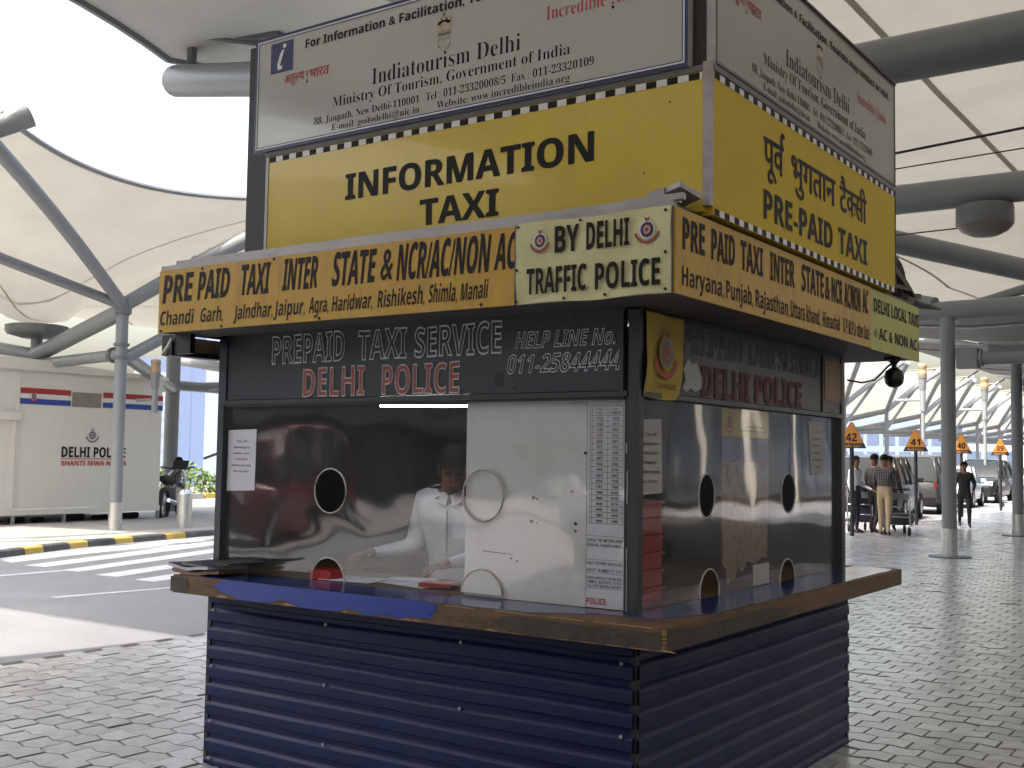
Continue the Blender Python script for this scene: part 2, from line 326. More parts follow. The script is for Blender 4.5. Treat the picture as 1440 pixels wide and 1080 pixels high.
# text -> planar mesh, fitted into a rectangle
STY = {'b': (0x1D5D4, 0x1D5EE, 0x1D7EC), 's': (0x1D5A0, 0x1D5BA, 0x1D7E2), 'r': (0x1D400, 0x1D41A, 0x1D7CE)}
def styled(t, st):
    if st not in STY or st == 's': return t
    A, a, z = STY[st]
    return ''.join(chr(A+ord(c)-65) if 'A' <= c <= 'Z' else chr(a+ord(c)-97) if 'a' <= c <= 'z' else chr(z+ord(c)-48) if '0' <= c <= '9' else c for c in t)
TCU = bpy.data.curves.new('t', 'FONT'); TOB = bpy.data.objects.new('t', TCU); TS.collection.objects.link(TOB)
def text_raw(body, bold=0.0, outline=0.0, res=2):
    c = TCU; c.body = body; c.resolution_u = res; c.offset = bold
    c.fill_mode = 'NONE' if outline else 'FRONT'; c.bevel_depth = outline; c.bevel_resolution = 0
    c.update_tag(); TS.view_layers[0].update()
    dg = TS.view_layers[0].depsgraph; me = bpy.data.meshes.new_from_object(TOB.evaluated_get(dg))
    vs = [tuple(v.co) for v in me.vertices]; fs = [tuple(p.vertices) for p in me.polygons]
    bpy.data.meshes.remove(me)
    return vs, fs
def text(body, o, u, v, nrm, u0, u1, v0, h, m, parent, name='lettering', bold=0.0, outline=0.0, shear=0.0, serif=False, wob=0.0, cap=None, off=0.0015, prefix=None, slope=0.0):
    fat = 0
    st = 'r' if serif else ('b' if bold >= .012 or outline else 's')
    if all(ord(ch) < 0x900 for ch in body):
        body = styled(body, st); prefix = styled(prefix, st) if prefix else None
        fat = .011 if (bold >= .02 and not outline) else 0; bold = -.012 if serif else (0.0 if st == 'b' else .006)
        if outline: bold = 0
    TQ.append((body, prefix, round(bold, 4), outline, dict(o=Vector(o), u=Vector(u), v=Vector(v), nrm=Vector(nrm), u0=u0, u1=u1, v0=v0, h=h, m=m, parent=parent, name=name, shear=shear, wob=wob, cap=cap or (.70 if st == 's' else .714), off=off, slope=slope, fat=fat)))
TQ = []
def flush_text():
    groups = {}
    for q in TQ: groups.setdefault((q[2], q[3]), []).append(q)
    for (bold, outline), qs in groups.items():
        strs = []
        for q in qs:
            for t_ in (q[0], q[1]):
                if t_ and t_ not in strs: strs.append(t_)
        TCU.space_line = 5.0
        vs, fs = text_raw('\n'.join(strs), bold, outline)
        TCU.space_line = 1.0
        ymin = min(p[1] for p in vs); n = len(strs); step = 5.0
        lines = [([], []) for _ in strs]; li = [min(n-1, max(0, int(round((-p[1]+.25)/step)))) for p in vs]; idx = [0]*len(vs)
        for i, p in enumerate(vs):
            L_ = lines[li[i]][0]; idx[i] = len(L_); L_.append((p[0], p[1]+li[i]*step, p[2]))
        for f in fs: lines[li[f[0]]][1].append(tuple(idx[i] for i in f))
        D = dict(zip(strs, lines))
        for q in qs:
            vs_, fs_ = D[q[0]]; d = q[4]; xs = [p[0] for p in vs_]; x0, x1 = min(xs), max(xs)
            if q[1]: x1 = max(p[0] for p in D[q[1]][0])
            sy = d['h']/d['cap']; sx = (d['u1']-d['u0'])/(x1-x0)
            ph = (len(q[0])*13+int(d['u0']*1000)) % 6; wob = d['wob']; out = []
            for p in vs_:
                x = (p[0]-x0)*sx; y = p[1]*sy
                if wob: y *= 1+wob*math.sin(x*9+ph)+wob*.5*math.sin(x*31+ph*2); y += wob*d['h']*.4*math.sin(x*23+ph)
                out.append(d['o']+d['u']*(d['u0']+x+y*d['shear'])+d['v']*(d['v0']+y+x*d['slope'])+d['nrm']*(d['off']+(p[2]*sy if outline else 0)))
            b = MB(); b.add(out, fs_)
            if d['fat']:
                for i_, (dx_, dy_) in enumerate(((-1, 0), (1, 0), (0, .7), (0, -.7))):
                    b.add([q_+d['u']*(dx_*d['fat']*sx*1.3)+d['v']*(dy_*d['fat']*sy)+d['nrm']*(.0002*(i_+1)) for q_ in out], fs_)
            b.build(d['name'], d['m'], d['parent'], fix=False)
def flat(o, u, v, nrm, off, polys, m, parent, name, t=0.0):
    b = MB(); o = Vector(o); u = Vector(u); v = Vector(v); nrm = Vector(nrm)
    for poly in polys:
        if t: b.prism(poly, o+nrm*off, u, v, nrm*t)
        else: b.add([o+u*x+v*y+nrm*off for x, y in poly], [tuple(range(len(poly)))])
    return b.build(name, m, parent, fix=bool(t))
def rect(x0, y0, x1, y1): return [(x0, y0), (x1, y0), (x1, y1), (x0, y1)]
def disc(cx, cy, rx, ry=None, n=20, a0=0, a1=360):
    ry = ry or rx; k = n if a1-a0 < 360 else n-1
    return [(cx+rx*math.cos(R(a0+(a1-a0)*i/(n if a1-a0 < 360 else n))), cy+ry*math.sin(R(a0+(a1-a0)*i/n))) for i in range(k+1)]
def arcband(cx, cy, r0, r1, a0, a1, n=14, ey=1):
    A = [(cx+r1*math.cos(R(a0+(a1-a0)*i/n)), cy+ey*r1*math.sin(R(a0+(a1-a0)*i/n))) for i in range(n+1)]
    B = [(cx+r0*math.cos(R(a0+(a1-a0)*i/n)), cy+ey*r0*math.sin(R(a0+(a1-a0)*i/n))) for i in range(n+1)]
    return [[A[i], A[i+1], B[i+1], B[i]] for i in range(n)]

LF = dict(o=(0, 0, 0), u=(1, 0, 0), v=(0, 0, 1), nrm=(0, -1, 0))   # street face, looks to -Y
RF = dict(o=(0, 0, 0), u=(0, 1, 0), v=(0, 0, 1), nrm=(1, 0, 0))    # side face, looks to +X
def F(base, c):
    d = dict(base); n = Vector(d['nrm']); d['o'] = tuple(n*c); return d

def emblem(fr, cx, cy, s, parent, ring=None, core=None, rib=None, back=None):
    b = MB(); o = Vector(fr['o']); u = Vector(fr['u']); v = Vector(fr['v']); n = Vector(fr['nrm'])
    def pl(poly, off, mi):
        b.cur = mi; b.add([o+u*x+v*y+n*off for x, y in poly], [tuple(range(len(poly)))])
    pl(disc(cx, cy, .62*s, .66*s), .0015, 0); pl(disc(cx, cy, .52*s, .55*s), .002, 1); pl(disc(cx, cy, .34*s, .38*s), .0025, 2)
    for a in range(0, 360, 45): pl([(cx+.12*s*math.cos(R(a)), cy+.12*s*math.sin(R(a))), (cx+.27*s*math.cos(R(a-14)), cy+.29*s*math.sin(R(a-14))), (cx+.27*s*math.cos(R(a+14)), cy+.29*s*math.sin(R(a+14)))], .003, 0)
    for q in arcband(cx, cy+.05*s, .84*s, 1.04*s, 205, 335): pl(q, .002, 3)
    for q in arcband(cx, cy+.05*s, .84*s, 1.04*s, 195, 205, 2)+arcband(cx, cy+.05*s, .84*s, 1.04*s, 335, 345, 2): pl(q, .002, 3)
    pl([(cx+x*s, cy+y*s) for x, y in ((-.13, .60), (.13, .60), (.22, .95), (0, .80), (-.22, .95))], .002, 2)
    return b.build('emblem', [back or M['paper_g'], ring or M['navyink'], core or M['redfade'], rib or M['redink2']], parent, fix=False)

# ================================================================== GROUND
g = MB().add([(-900, -900, -.03), (900, -900, -.03), (900, 900, -.03), (-900, 900, -.03)], [(0, 1, 2, 3)]).build('ground', M['ground']); struct(g)
road = MB().add([(-17.5, -60, 0), (-5.85, -60, 0), (-5.85, 17.0, 0), (-6.6, 30, 0), (-7.4, 60, 0), (-8.5, 260, 0), (-26, 260, 0), (-16.8, 30, 0), (-16.2, 12, 0)], [tuple(range(9))]).build('road', M['asphalt']); struct(road)
bed = MB().add([(-5.85, -60, .010), (14, -60, .010), (14, 120, .010), (-7.9, 120, .010), (-7.4, 60, .010), (-6.6, 30, .010), (-5.85, 17, .010)], [tuple(range(7))])
pavement = bed.build('pavement', M['joint']); struct(pavement)
# interlocking wavy pavers, rows along X
PL, PW, AM, GAP = 0.200, 0.172, 0.015, 0.0085
def wave(x):
    t = (x/PL) % 1.0
    return AM*(4*abs(t-.5)-1)
def edge_x(y): return -5.83 if y < 17 else -5.83-(y-17)*.058
rows = []
def paver_poly(x0, y0):
    x1 = x0+PL-GAP; xs = [x0, x0+PL*.25, x0+PL*.5, x0+PL*.75, x1]
    xs = sorted(set([round(x, 5) for x in xs]))
    lo = [(x, y0+wave(x)) for x in xs]; hi = [(x, y0+PW-GAP+wave(x)) for x in reversed(xs)]
    return lo+hi
cells = []
CXY = Vector((2.144, -3.943))
r0 = int(-1.6/PW)
for r in range(r0, int(30/PW)):
    y0 = r*PW; off = (r % 2)*PL*.5
    k = math.floor((edge_x(y0)-.0-off)/PL)+1
    while True:
        x0 = k*PL+off; k += 1
        # visible wedge only
        d = Vector((x0, y0))-CXY
        if x0 > 6: break
        az = math.atan2(d.x, d.y)
        if az > -0.60963927+R(27): break
        if az < -0.60963927-R(27.5): continue
        if -2.45 < x0 < -.24 and 0.02 < y0 < 2.35: continue
        if d.length > 33: continue
        cells.append((d.length, x0, y0))
cells.sort()
def visible(c):
    x, y = c[1], c[2]
    a = math.atan2(y+3.943, x-2.144)
    # not hidden behind the booth footprint
    steps = 40
    for i in range(1, steps):
        t = i/steps; X = 2.144+(x-2.144)*t; Y = -3.943+(y+3.943)*t
        if -2.2 < X < -.35 and .35 < Y < 2.2: return False
    dd = math.hypot(x-2.144, y+3.943)
    return dd > 4.5
vis = [c for c in cells if visible(c)]
nv = 300
shapes = {}
def paver_mesh(odd_x, odd):
    pass
base_poly = {}
for ph in (0, 1):
    b = MB(); x0 = ph*PL*.5
    poly = paver_poly(x0, 0)
    poly = [(x-x0, y) for x, y in poly]; n = len(poly)
    cx = sum(p[0] for p in poly)/n; cy = sum(p[1] for p in poly)/n
    inner = [(cx+(x-cx)*.975, cy+(y-cy)*.97) for x, y in poly]
    vs = [(x, y, 0) for x, y in poly]+[(x, y, .0135) for x, y in poly]+[(x, y, .0175) for x, y in inner]
    fs = [(i, (i+1) % n, n+(i+1) % n, n+i) for i in range(n)]+[(n+i, n+(i+1) % n, 2*n+(i+1) % n, 2*n+i) for i in range(n)]+[tuple(range(2*n, 3*n))]
    base_poly[ph] = (vs, fs)
def jig(rnd, y):
    amp = .0016
    return (rnd.uniform(-amp, amp), rnd.uniform(-.012, .012), rnd.uniform(-.014, .014), rnd.uniform(-.0015, .0015))
pm = {}
for ph in (0, 1):
    me = bpy.data.meshes.new('paver'); me.from_pydata(base_poly[ph][0], [], base_poly[ph][1]); me.materials.append(M['paver_o']); me.materials.append(M['paver_edge']); me.update(); nf = len(base_poly[ph][1]); me.polygons.foreach_set('material_index', [1]*(nf-1)+[0]); pm[ph] = me
rnd = random.Random(3)
rest = MB(); rest_mi = []
for i, c in enumerate(vis):
    ph = int(round(c[2]/PW)) % 2; dz, tx, ty, dx = jig(rnd, c[2])
    if rnd.random() < .03: dz -= .006
    if i < nv:
        o = bpy.data.objects.new('paver', pm[ph]); COL.objects.link(o); o.parent = pavement
        o.location = (c[1]+dx, c[2], dz+.002); o.rotation_euler = (tx*1.2, ty, 0)
    else:
        vs, fs = base_poly[ph]
        rest_mi += [1]*(len(fs)-1)+[0]
        rest.add([(c[1]+dx+x, c[2]+y, z+dz+.002+tx*y+ty*x) for x, y, z in vs], fs)
rest.mi = rest_mi; o = rest.build('pavers', [M['paver'], M['paver_edge']], pavement, fix=False); o['kind'] = 'stuff'
# far paving beyond the single pavers: one sheet with a brick bump
fp = mat('far_paving', (0.46, 0.475, 0.505), 0.26, var=.15, vscale=5, bump=.5, bscale=14, stain=(.27, .27, .27), sscale=1.0, samt=.5)
MB().add([(-6.4, 24.5, .018), (14, 24.5, .018), (14, 120, .018), (-7.85, 120, .018), (-7.35, 60, .018), (-6.55, 30, .018)], [tuple(range(6))]).build('paving_sheet', fp, pavement)

# road markings
def quad(pts, name, m, z=.004, par=road): return MB().add([(x, y, z) for x, y in pts], [tuple(range(len(pts)))]).build(name, m, par)
for q in ([(-13.36, 5.39), (-15.33, 11.2), (-14.54, 10.6), (-12.89, 5.27)], [(-12.4, 5.16), (-14.26, 10.5), (-13.5, 9.9), (-12.0, 5.24)],
          [(-11.49, 5.13), (-13.1, 9.8), (-12.5, 9.4), (-11.15, 5.17)], [(-10.67, 5.08), (-11.9, 9.2), (-11.5, 9.0), (-10.27, 5.13)],
          [(-9.85, 5.07), (-10.9, 8.9), (-10.4, 8.7), (-9.48, 5.07)], [(-8.9, 5.05), (-9.8, 8.7), (-9.3, 8.5), (-8.5, 5.05)], [(-7.8, 5.05), (-8.5, 8.5), (-8.1, 8.4), (-7.5, 5.05)]):
    quad(q, 'crossing_stripe', M['white_paint'])
quad([(-11.47, 1.0), (-11.36, 1.0), (-11.38, 5.12), (-11.5, 5.12)], 'lane_line', M['white_paint'])
quad([(-11.45, -30), (-11.34, -30), (-11.34, -2), (-11.45, -2)], 'lane_line', M['white_paint'])
quad([(-9.09, 3.42), (-8.98, 3.42), (-8.78, 4.9), (-8.88, 4.9)], 'lane_line', M['white_paint'])
for y in range(14, 120, 8): quad([(-11.6, y), (-11.48, y), (-11.48, y+3), (-11.6, y+3)], 'lane_line', M['white_paint'])

# median / opposite pavement with painted kerb
K = [(-13.1, -60), (-13.1, 2.0), (-13.3, 4.2), (-13.62, 5.48), (-14.02, 6.41), (-14.38, 7.3), (-14.66, 8.3), (-14.88, 9.3), (-15.05, 10.5), (-15.2, 12.2), (-15.3, 14), (-15.6, 24), (-16.6, 60), (-19.5, 140)]
sw = MB().add([(x-.2, y, .10) for x, y in K]+[(-30, 140, .10), (-30, 27.6, .10), (-26.8, 20.0, .10), (-25.0, 16.5, .1), (-25.0, -60, .10)], [tuple(range(len(K)+5))]).build('sidewalk', M['sidewalk']); struct(sw)
# park kerb: blocks
kerb = bpy.data.objects.new('kerb', None); COL.objects.link(kerb); struct(kerb)
def along(K, s):
    for (a, b) in zip(K, K[1:]):
        l = math.dist(a, b)
        if s <= l: return (a[0]+(b[0]-a[0])*s/l, a[1]+(b[1]-a[1])*s/l)
        s -= l
    return K[-1]
KK = K[1:12]; tot = sum(math.dist(a, b) for a, b in zip(KK, KK[1:]))
# yellow block starts (y) read off the place
yb = [(4.55, 5.0), (6.12, 6.55), (7.18, 7.62), (8.28, 8.72), (9.55, 10.05), (10.9, 11.35), (12.3, 12.8), (14.0, 14.5), (15.8, 16.3), (17.6, 18.1)]
cuts = [2.0]
for a, b in yb: cuts += [a, b]
cuts += [20.0]
def kx(y):
    for a, b in zip(K, K[1:]):
        if a[1] <= y <= b[1]: return a[0]+(b[0]-a[0])*(y-a[1])/(b[1]-a[1])
for i, (a, b) in enumerate(zip(cuts, cuts[1:])):
    mb = MB(); N_ = 4; g_ = .006
    ys = [a+g_+(b-a-2*g_)*j/N_ for j in range(N_+1)]
    prof = [(0, -.01), (-.03, .085), (-.055, .104), (-.21, .106), (-.21, -.01)]
    P = [[(kx(y)+px, y, pz) for px, pz in prof] for y in ys]
    mb.grid(P); n = len(prof); mb.f.append(tuple(range(n))); mb.mi.append(0); mb.f.append(tuple((N_)*n+k for k in range(n))); mb.mi.append(0)
    mb.build('kerb_block', M['kerb_y'] if i % 2 else M['kerb_k'], kerb)
mb = MB()
for (a, b) in ((-60, 2.0), (20.0, 139)):
    N_ = 12; ys = [a+(b-a)*j/N_ for j in range(N_+1)]
    mb.grid([[(kx(y)+px, y, pz) for px, pz in prof] for y in ys])
mb.build('kerb_run', M['sidewalk'], kerb)
# distant far kerb near hedge
fk = bpy.data.objects.new('kerb', None); COL.objects.link(fk); struct(fk)
for i in range(12):
    t0, t1 = i/12, (i+1)/12
    a = Vector((-31.5, 14.5, 0)).lerp(Vector((-27.5, 28, 0)), t0+.002); b = Vector((-31.5, 14.5, 0)).lerp(Vector((-27.5, 28, 0)), t1-.002)
    d = (b-a).normalized(); n = Vector((-d.y, d.x, 0))
    MB().prism([(0, 0), ((b-a).length, 0), ((b-a).length, .2), (0, .2)], a+Vector((0, 0, -.02)), d, n, Vector((0, 0, .2))).build('kerb_block', M['kerb_y'] if i % 2 else M['sidewalk'], fk)

# ================================================================== CANOPIES
def patch(A, B, C_, D, sAB=0.0, sCD=0.0, sBC=0.0, sAD=0.0, nu=18, nv=14, dip=None, sagz=0.0, pw=1):
    A, B, C_, D = map(Vector, (A, B, C_, D)); P = []
    for j in range(nv+1):
        v = j/nv; row = []
        for i in range(nu+1):
            u = i/nu
            p = A*(1-u)*(1-v)+B*u*(1-v)+C_*u*v+D*(1-u)*v
            p += (D-A).normalized()*sAB*4*u*(1-u)*(1-v)**pw
            p += (A-D).normalized()*sCD*4*u*(1-u)*v
            p += (A-B).normalized()*sBC*4*v*(1-v)*u
            p += (B-A).normalized()*sAD*4*v*(1-v)*(1-u)
            p.z -= sagz*16*u*(1-u)*v*(1-v)
            if dip:
                r = math.hypot(p.x-dip[0], p.y-dip[1]); q = max(0, r-dip[3])/dip[4]
                p.z += (dip[2]-p.z)*math.exp(-q)
            row.append(p)
        P.append(row)
    return P
def edge_tube(P, which, r, mb):
    pts = P[0] if which == 0 else P[-1] if which == 1 else [row[0] for row in P] if which == 2 else [row[-1] for row in P]
    mb.tube(pts, r, 6)
def belt(P, u0, v0, u1, v1, wd, mb, off=-.012, n=24):
    nv = len(P)-1; nu = len(P[0])-1
    def at(u, v):
        u = min(max(u, 0), 1)*nu; v = min(max(v, 0), 1)*nv; i = min(int(u), nu-1); j = min(int(v), nv-1); a = u-i; b = v-j
        return P[j][i]*(1-a)*(1-b)+P[j][i+1]*a*(1-b)+P[j+1][i]*(1-a)*b+P[j+1][i+1]*a*b
    L_ = [at(u0+(u1-u0)*k/n, v0+(v1-v0)*k/n) for k in range(n+1)]; rows = []
    for k, p in enumerate(L_):
        d = (L_[min(k+1, n)]-L_[max(k-1, 0)]); s = Vector((-d.y, d.x, 0))
        s = s.normalized()*wd/2
        z = Vector((0, 0, off)); rows.append([p-s+z, p+s+z])
    mb.grid(rows)

def flange(mb, p, d, r, t=.05):
    p = Vector(p); d = Vector(d).normalized(); mb.tube([p-d*t/2, p+d*t/2], r, 12)

ORD = 'first second third fourth fifth sixth seventh eighth ninth tenth eleventh twelfth thirteenth fourteenth fifteenth sixteenth'.split()
# ---- opposite row (far side of the road)
def left_bay(k, detail=True, first=False):
    y = 2.58+7*k; P0 = Vector((-16.5, y, 4.41)); lab = ''
    if k == 1: lab = 'grey steel canopy frame whose post stands at the striped kerb before the police cabin'
    elif k == 0: lab = 'canopy frame at the far left whose cut tube end shows against the white sky'
    elif k == 2: lab = 'pale canopy post and frame just right of the white police cabin'
    else: lab = '%s steel canopy frame along the opposite row, counting away from the police cabin' % ORD[k-1]
    t = thing('steel_canopy', lab, 'canopy frame', (-16.5, y, .1), group='steel canopy frames across the road')
    o = Vector((-16.5, y, .1)); n = 12 if detail else 8
    def part(nm, pts, r, m='steel', **kw):
        b = MB(); b.tube([Vector(p)-o for p in pts], r, n, **kw); return b.build(nm, M[m], t, smooth=True)
    part('post', [(-16.5, y, .1), (-16.5, y, 4.5)], .115)
    part('post_sleeve', [(-16.5, y, .1), (-16.5, y, .62)], .128, 'stainless')
    def arm(nm, a, b, r0, r1, bend=.12):
        a = Vector(a); b = Vector(b); pts = []
        for i in range(7):
            q = i/6; p = a.lerp(b, q); p.z += bend*math.sin(q*math.pi); pts.append(p)
        return part(nm, pts, [r0+(r1-r0)*i/6 for i in range(7)])
    tip = P0+Vector((2.0, 3.44, 2.46))
    arm('road_arm', P0, tip+Vector((.12, .18, .05)), .14, .18)
    arm('return_arm', P0, P0+Vector((2.5, -4.75, 2.22)), .12, .13)
    if detail:
        arm('back_arm', P0, P0+Vector((0.2, -5.5, 1.1)), .10, .10, 0)
        # tie tubes to the hanging king post
        kp = Vector((-20.0, y+.42, 0))
        part('main_tube', [P0+Vector((0, 0, -.1)), (kp.x, kp.y, 3.62)], .165)
        part('main_tube', [(kp.x, kp.y, 3.62), (-24, y+.4, 4.2)], .14)
        part('tie_tube', [(-16.5, y, 3.46), (kp.x, kp.y, 3.42)], .115)
        part('tie_tube', [(kp.x, kp.y, 3.42), (-24, y-2.4, 3.2)], .11)
        part('king_post', [(kp.x, kp.y, 3.1), (kp.x, kp.y, 4.1)], .12)
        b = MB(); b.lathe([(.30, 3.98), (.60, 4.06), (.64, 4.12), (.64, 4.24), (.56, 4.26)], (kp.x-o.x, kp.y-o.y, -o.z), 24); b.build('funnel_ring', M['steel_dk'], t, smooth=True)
        part('brace', [(-16.5, y, 3.35), (-16.3, y+3.3, 5.2)], .12)
        pass
        if k == 1: part('brace', [(-16.5, y, 3.5), (-21.5, 14.78, 3.19)], .13); part('side_post', [(-21.5, 14.78, .1), (-21.5, 14.78, 4.4)], .18); part('tie_tube', [(-21.5, 14.78, 3.3), (-21.9, 20.5, 3.3)], .13)
        b = MB()
        for z in (3.3, 3.55): flange(b, (0, 0, z), (0, 0, 1), .15, .05)
        flange(b, (-.25, 0.03, 3.36), (-1, .05, 0), .16, .05); flange(b, (-.33, .04, 3.36), (-1, .05, 0), .15, .03)
        b.tube([(0, 0, 4.15), (0, 0, 4.42)], .17, 12)
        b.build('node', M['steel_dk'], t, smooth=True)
    else:
        part('tie_tube', [(-16.5, y, 3.46), (-21, y+.4, 3.42)], .11)
        part('main_tube', [P0, (-20.5, y+.42, 3.62)], .15)
        part('strut', [(-16.5, y, 3.4), (-15.6, y+2.0, 5.6)], .08)
    # membrane bay
    tA = P0+Vector((1.85, 3.3, 2.52)); tB = tA+Vector((0, 7, 0)) 
    Pm = patch(tA, tB, (-23.5, y+9.6, 5.0), (-23.5, y+2.6, 5.0), sAB=1.15, nu=20 if detail else 12, nv=16 if detail else 10, dip=(-20, y+7.42, 4.36, .62, 1.0), sagz=.25) 
    mm = thing('fabric_canopy', {0: 'cream fabric canopy roof over the white police cabin, its curved edge against the sky', 1: 'second cream canopy roof along the opposite side, behind the kiosk signboards'}.get(k, '%s cream canopy roof along the opposite row, counting away from the police cabin' % ORD[k-1]), 'canopy roof', (-16.5, y, 5), group='fabric canopy roofs across the road')
    off = Vector((16.5, -y, -5)); Pl = [[p+off for p in row] for row in Pm]
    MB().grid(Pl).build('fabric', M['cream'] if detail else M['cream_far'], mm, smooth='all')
    b = MB(); edge_tube(Pl, 0, .05, b); edge_tube(Pl, 2, .035, b); b.build('edge_cable', M['belt'] if not detail else M['steel'], mm, smooth=True)
    if detail:
        b = MB(); belt(Pl, 0, .35, .93, .62, .05, b); belt(Pl, .02, .95, .98, .1, .05, b); belt(Pl, .0, .7, .4, 1, .05, b)
        b.build('seam_belt', M['belt'], mm)
    return t
for k in range(0, 16): left_bay(k, detail=(k <= 3))

# ---- our row: posts x=-3, arms reach over the road
def right_bay(k):
    y = 2.1+7*k; P0 = Vector((-3.0, y, 4.3))
    lab = {0: 'canopy frame over the kiosk with a cut tube end at upper left of the sign', 1: 'canopy frame behind the kiosk, its big dark tubes crossing right of the signs', 2: 'nearest grey canopy post in the open at right, standing on the paving', 3: 'second grey canopy post at right, beside the photo edge'}.get(k, '%s canopy frame past the kiosk along its own row' % ORD[k-1] if k > 3 else '%s canopy frame behind the camera, out of the picture' % ORD[-k-1])
    t = thing('steel_canopy', lab, 'canopy frame', (-3.0, y, .01), group='steel canopy frames beside the kiosk')
    o = Vector((-3, y, .01)); n = 16 if 0 <= k < 5 else 8
    def part(nm, pts, r, m='steel', **kw):
        b = MB(); b.tube([Vector(p)-o for p in pts], r, n, **kw); return b.build(nm, M[m], t, smooth=True)
    px = -2.79 if k == 2 else -3.05
    part('post', [(px, y, 0.01), (px, y, 4.25)], .122)
    part('post_sleeve', [(px, y, .01), (px, y, .5)], .134, 'stainless')
    if k >= 2:
        b = MB(); b.lathe([(.34, 0.012), (.34, .03), (.14, .035)], (px+3, 0, 0), 20); b.build('base_plate', M['steel_dk'], t)
    zt = {0: 4.5, 1: 4.6}.get(k, 4.22)
    if k == 0: part('cross_tube', [(-2.6, 4.3, 4.52), (4.5, 4.25, 4.56)], .17)
    elif k == 1: part('cross_tube', [(-3.4, y+.02, 4.62), (4.5, y, 4.58)], .17)
    else: part('cross_tube', [(-3.6, y, 4.2), (5, y, 4.24)], .165)
    if k >= 2:
        part('tie_tube', [(px+.25, y, 3.37), (5, y, 3.32)], .11)
        b = MB(); b.obox((.33+px+3, 0, 3.36), (.17, 0, 0), (0, .12, 0), (0, 0, .17)); b.lathe([(.15, .52), (.15, .56)], (px+3, 0, 3.36), 12, 'x'); b.build('node', M['steel'], t, smooth=True)
    if k >= 2:
        sh_ = [(-6.4, 4.62), (-4.6, 4.42), (-3.2, 4.30), (-1.5, 4.34), (3.5, 4.55)]
        b = MB(); b.grid([[(x+3, yy, z) for x, z in sh_] for yy in (.35, 2.4, 4.6, 6.75)]); b.build('shaded_underside', M['shade_mem'], t, fix=False)  # grey sheet added under the fabric to paint its underside as shaded
        b = MB()
        for yy in (.33, 3.4): b.tube([(x+3, yy, z-.03) for x, z in sh_], .03, 6)
        b.build('lit_edge', M['galv'], t)  # pale tubes stand in for light caught on the membrane edges
        b = MB(); b.tube([(-3.2, .5, 4.52), (-3.45, .2, 4.28)], .02, 6); b.tube([(-3.2, 3.6, 4.52), (-3.45, 3.3, 4.28)], .02, 6); b.build('drain_spike', M['black'], t)
    # road arm
    tip = Vector((-7.15, y+1.24, 5.36))
    pts = []
    for i in range(9):
        q = i/8; p = P0.lerp(tip, q); pts.append(p)
    part('road_arm', pts, [.15+.01*i/8 for i in range(9)])
    b = MB(); tp = tip-o
    b.tube([tp+Vector((.22, 0, .1)), tp+Vector((.22, 0, .36))], .05, 8)
    b.obox(tp+Vector((.45, .05, .36)), (.30, .07, .05), (0, .05, 0), (0, 0, .02)); b.obox(tp+Vector((.95, .25, .35)), (.22, .08, -.01), (0, .06, 0), (0, 0, .03))
    b.tube([tp+Vector((.15, -.1, .42)), tp+Vector((.9, .32, .30))], .022, 6); b.tube([tp+Vector((.35, -.12, .36)), tp+Vector((1.25, .42, .22))], .022, 6)
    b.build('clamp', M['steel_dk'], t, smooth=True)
    if k >= 1:
        part('diagonal', [(-3.0, y+.6, 4.62), (1.6, y+6.5, 3.75)] if k == 1 else [(-3.0, y, 4.1), (-1.0, y+3.4, 5.3)], .15 if k == 1 else .09)
    # membrane bay
    z0 = 5.62
    tA = (-7.3, y+1.24-7, z0); tB = (-7.3, y+1.24, z0); tC = (9.5, y+1.24, 7.1); tD = (9.5, y+1.24-7, 7.1)
    Pm = patch(tA, tB, tC, tD, sAB=.75, nu=16, nv=22, sagz=0, pw=9)
    if 0 <= k <= 1: nm = {0: 'cream fabric canopy roof overhead, its edge meeting the clamp at upper left', 1: 'cream fabric canopy roof above the kiosk at upper right'}[k]
    else: nm = '%s cream canopy roof past the kiosk along its own row' % ORD[k-1] if k > 1 else '%s cream canopy roof behind the camera, out of the picture' % ORD[-k-1]
    mm = thing('fabric_canopy', nm, 'canopy roof', (-3, y, 5), group='fabric canopy roofs beside the kiosk')
    off = Vector((3, -y, -5)); Pl = [[p+off for p in row] for row in Pm]
    MB().grid(Pl).build('fabric', M['cream'], mm, smooth='all')
    b = MB(); edge_tube(Pl, 0, .045, b); b.build('edge_cable', M['steel'], mm, smooth=True)
    b = MB()
    belt(Pl, 0, .35, 1, .35, .085, b); belt(Pl, 0, .46, 1, .46, .085, b); belt(Pl, 0, .15, 1, .15, .07, b)
    b.build('seam_belt', M['belt'], mm)
    return t
for k in range(-4, 12): right_bay(k)

# ================================================================== THE TAXI BOOTH
booth = thing('taxi_booth', 'blue corrugated prepaid taxi booth with yellow signboards on all sides, standing on the wavy paving', 'kiosk', (0, 0, 0))
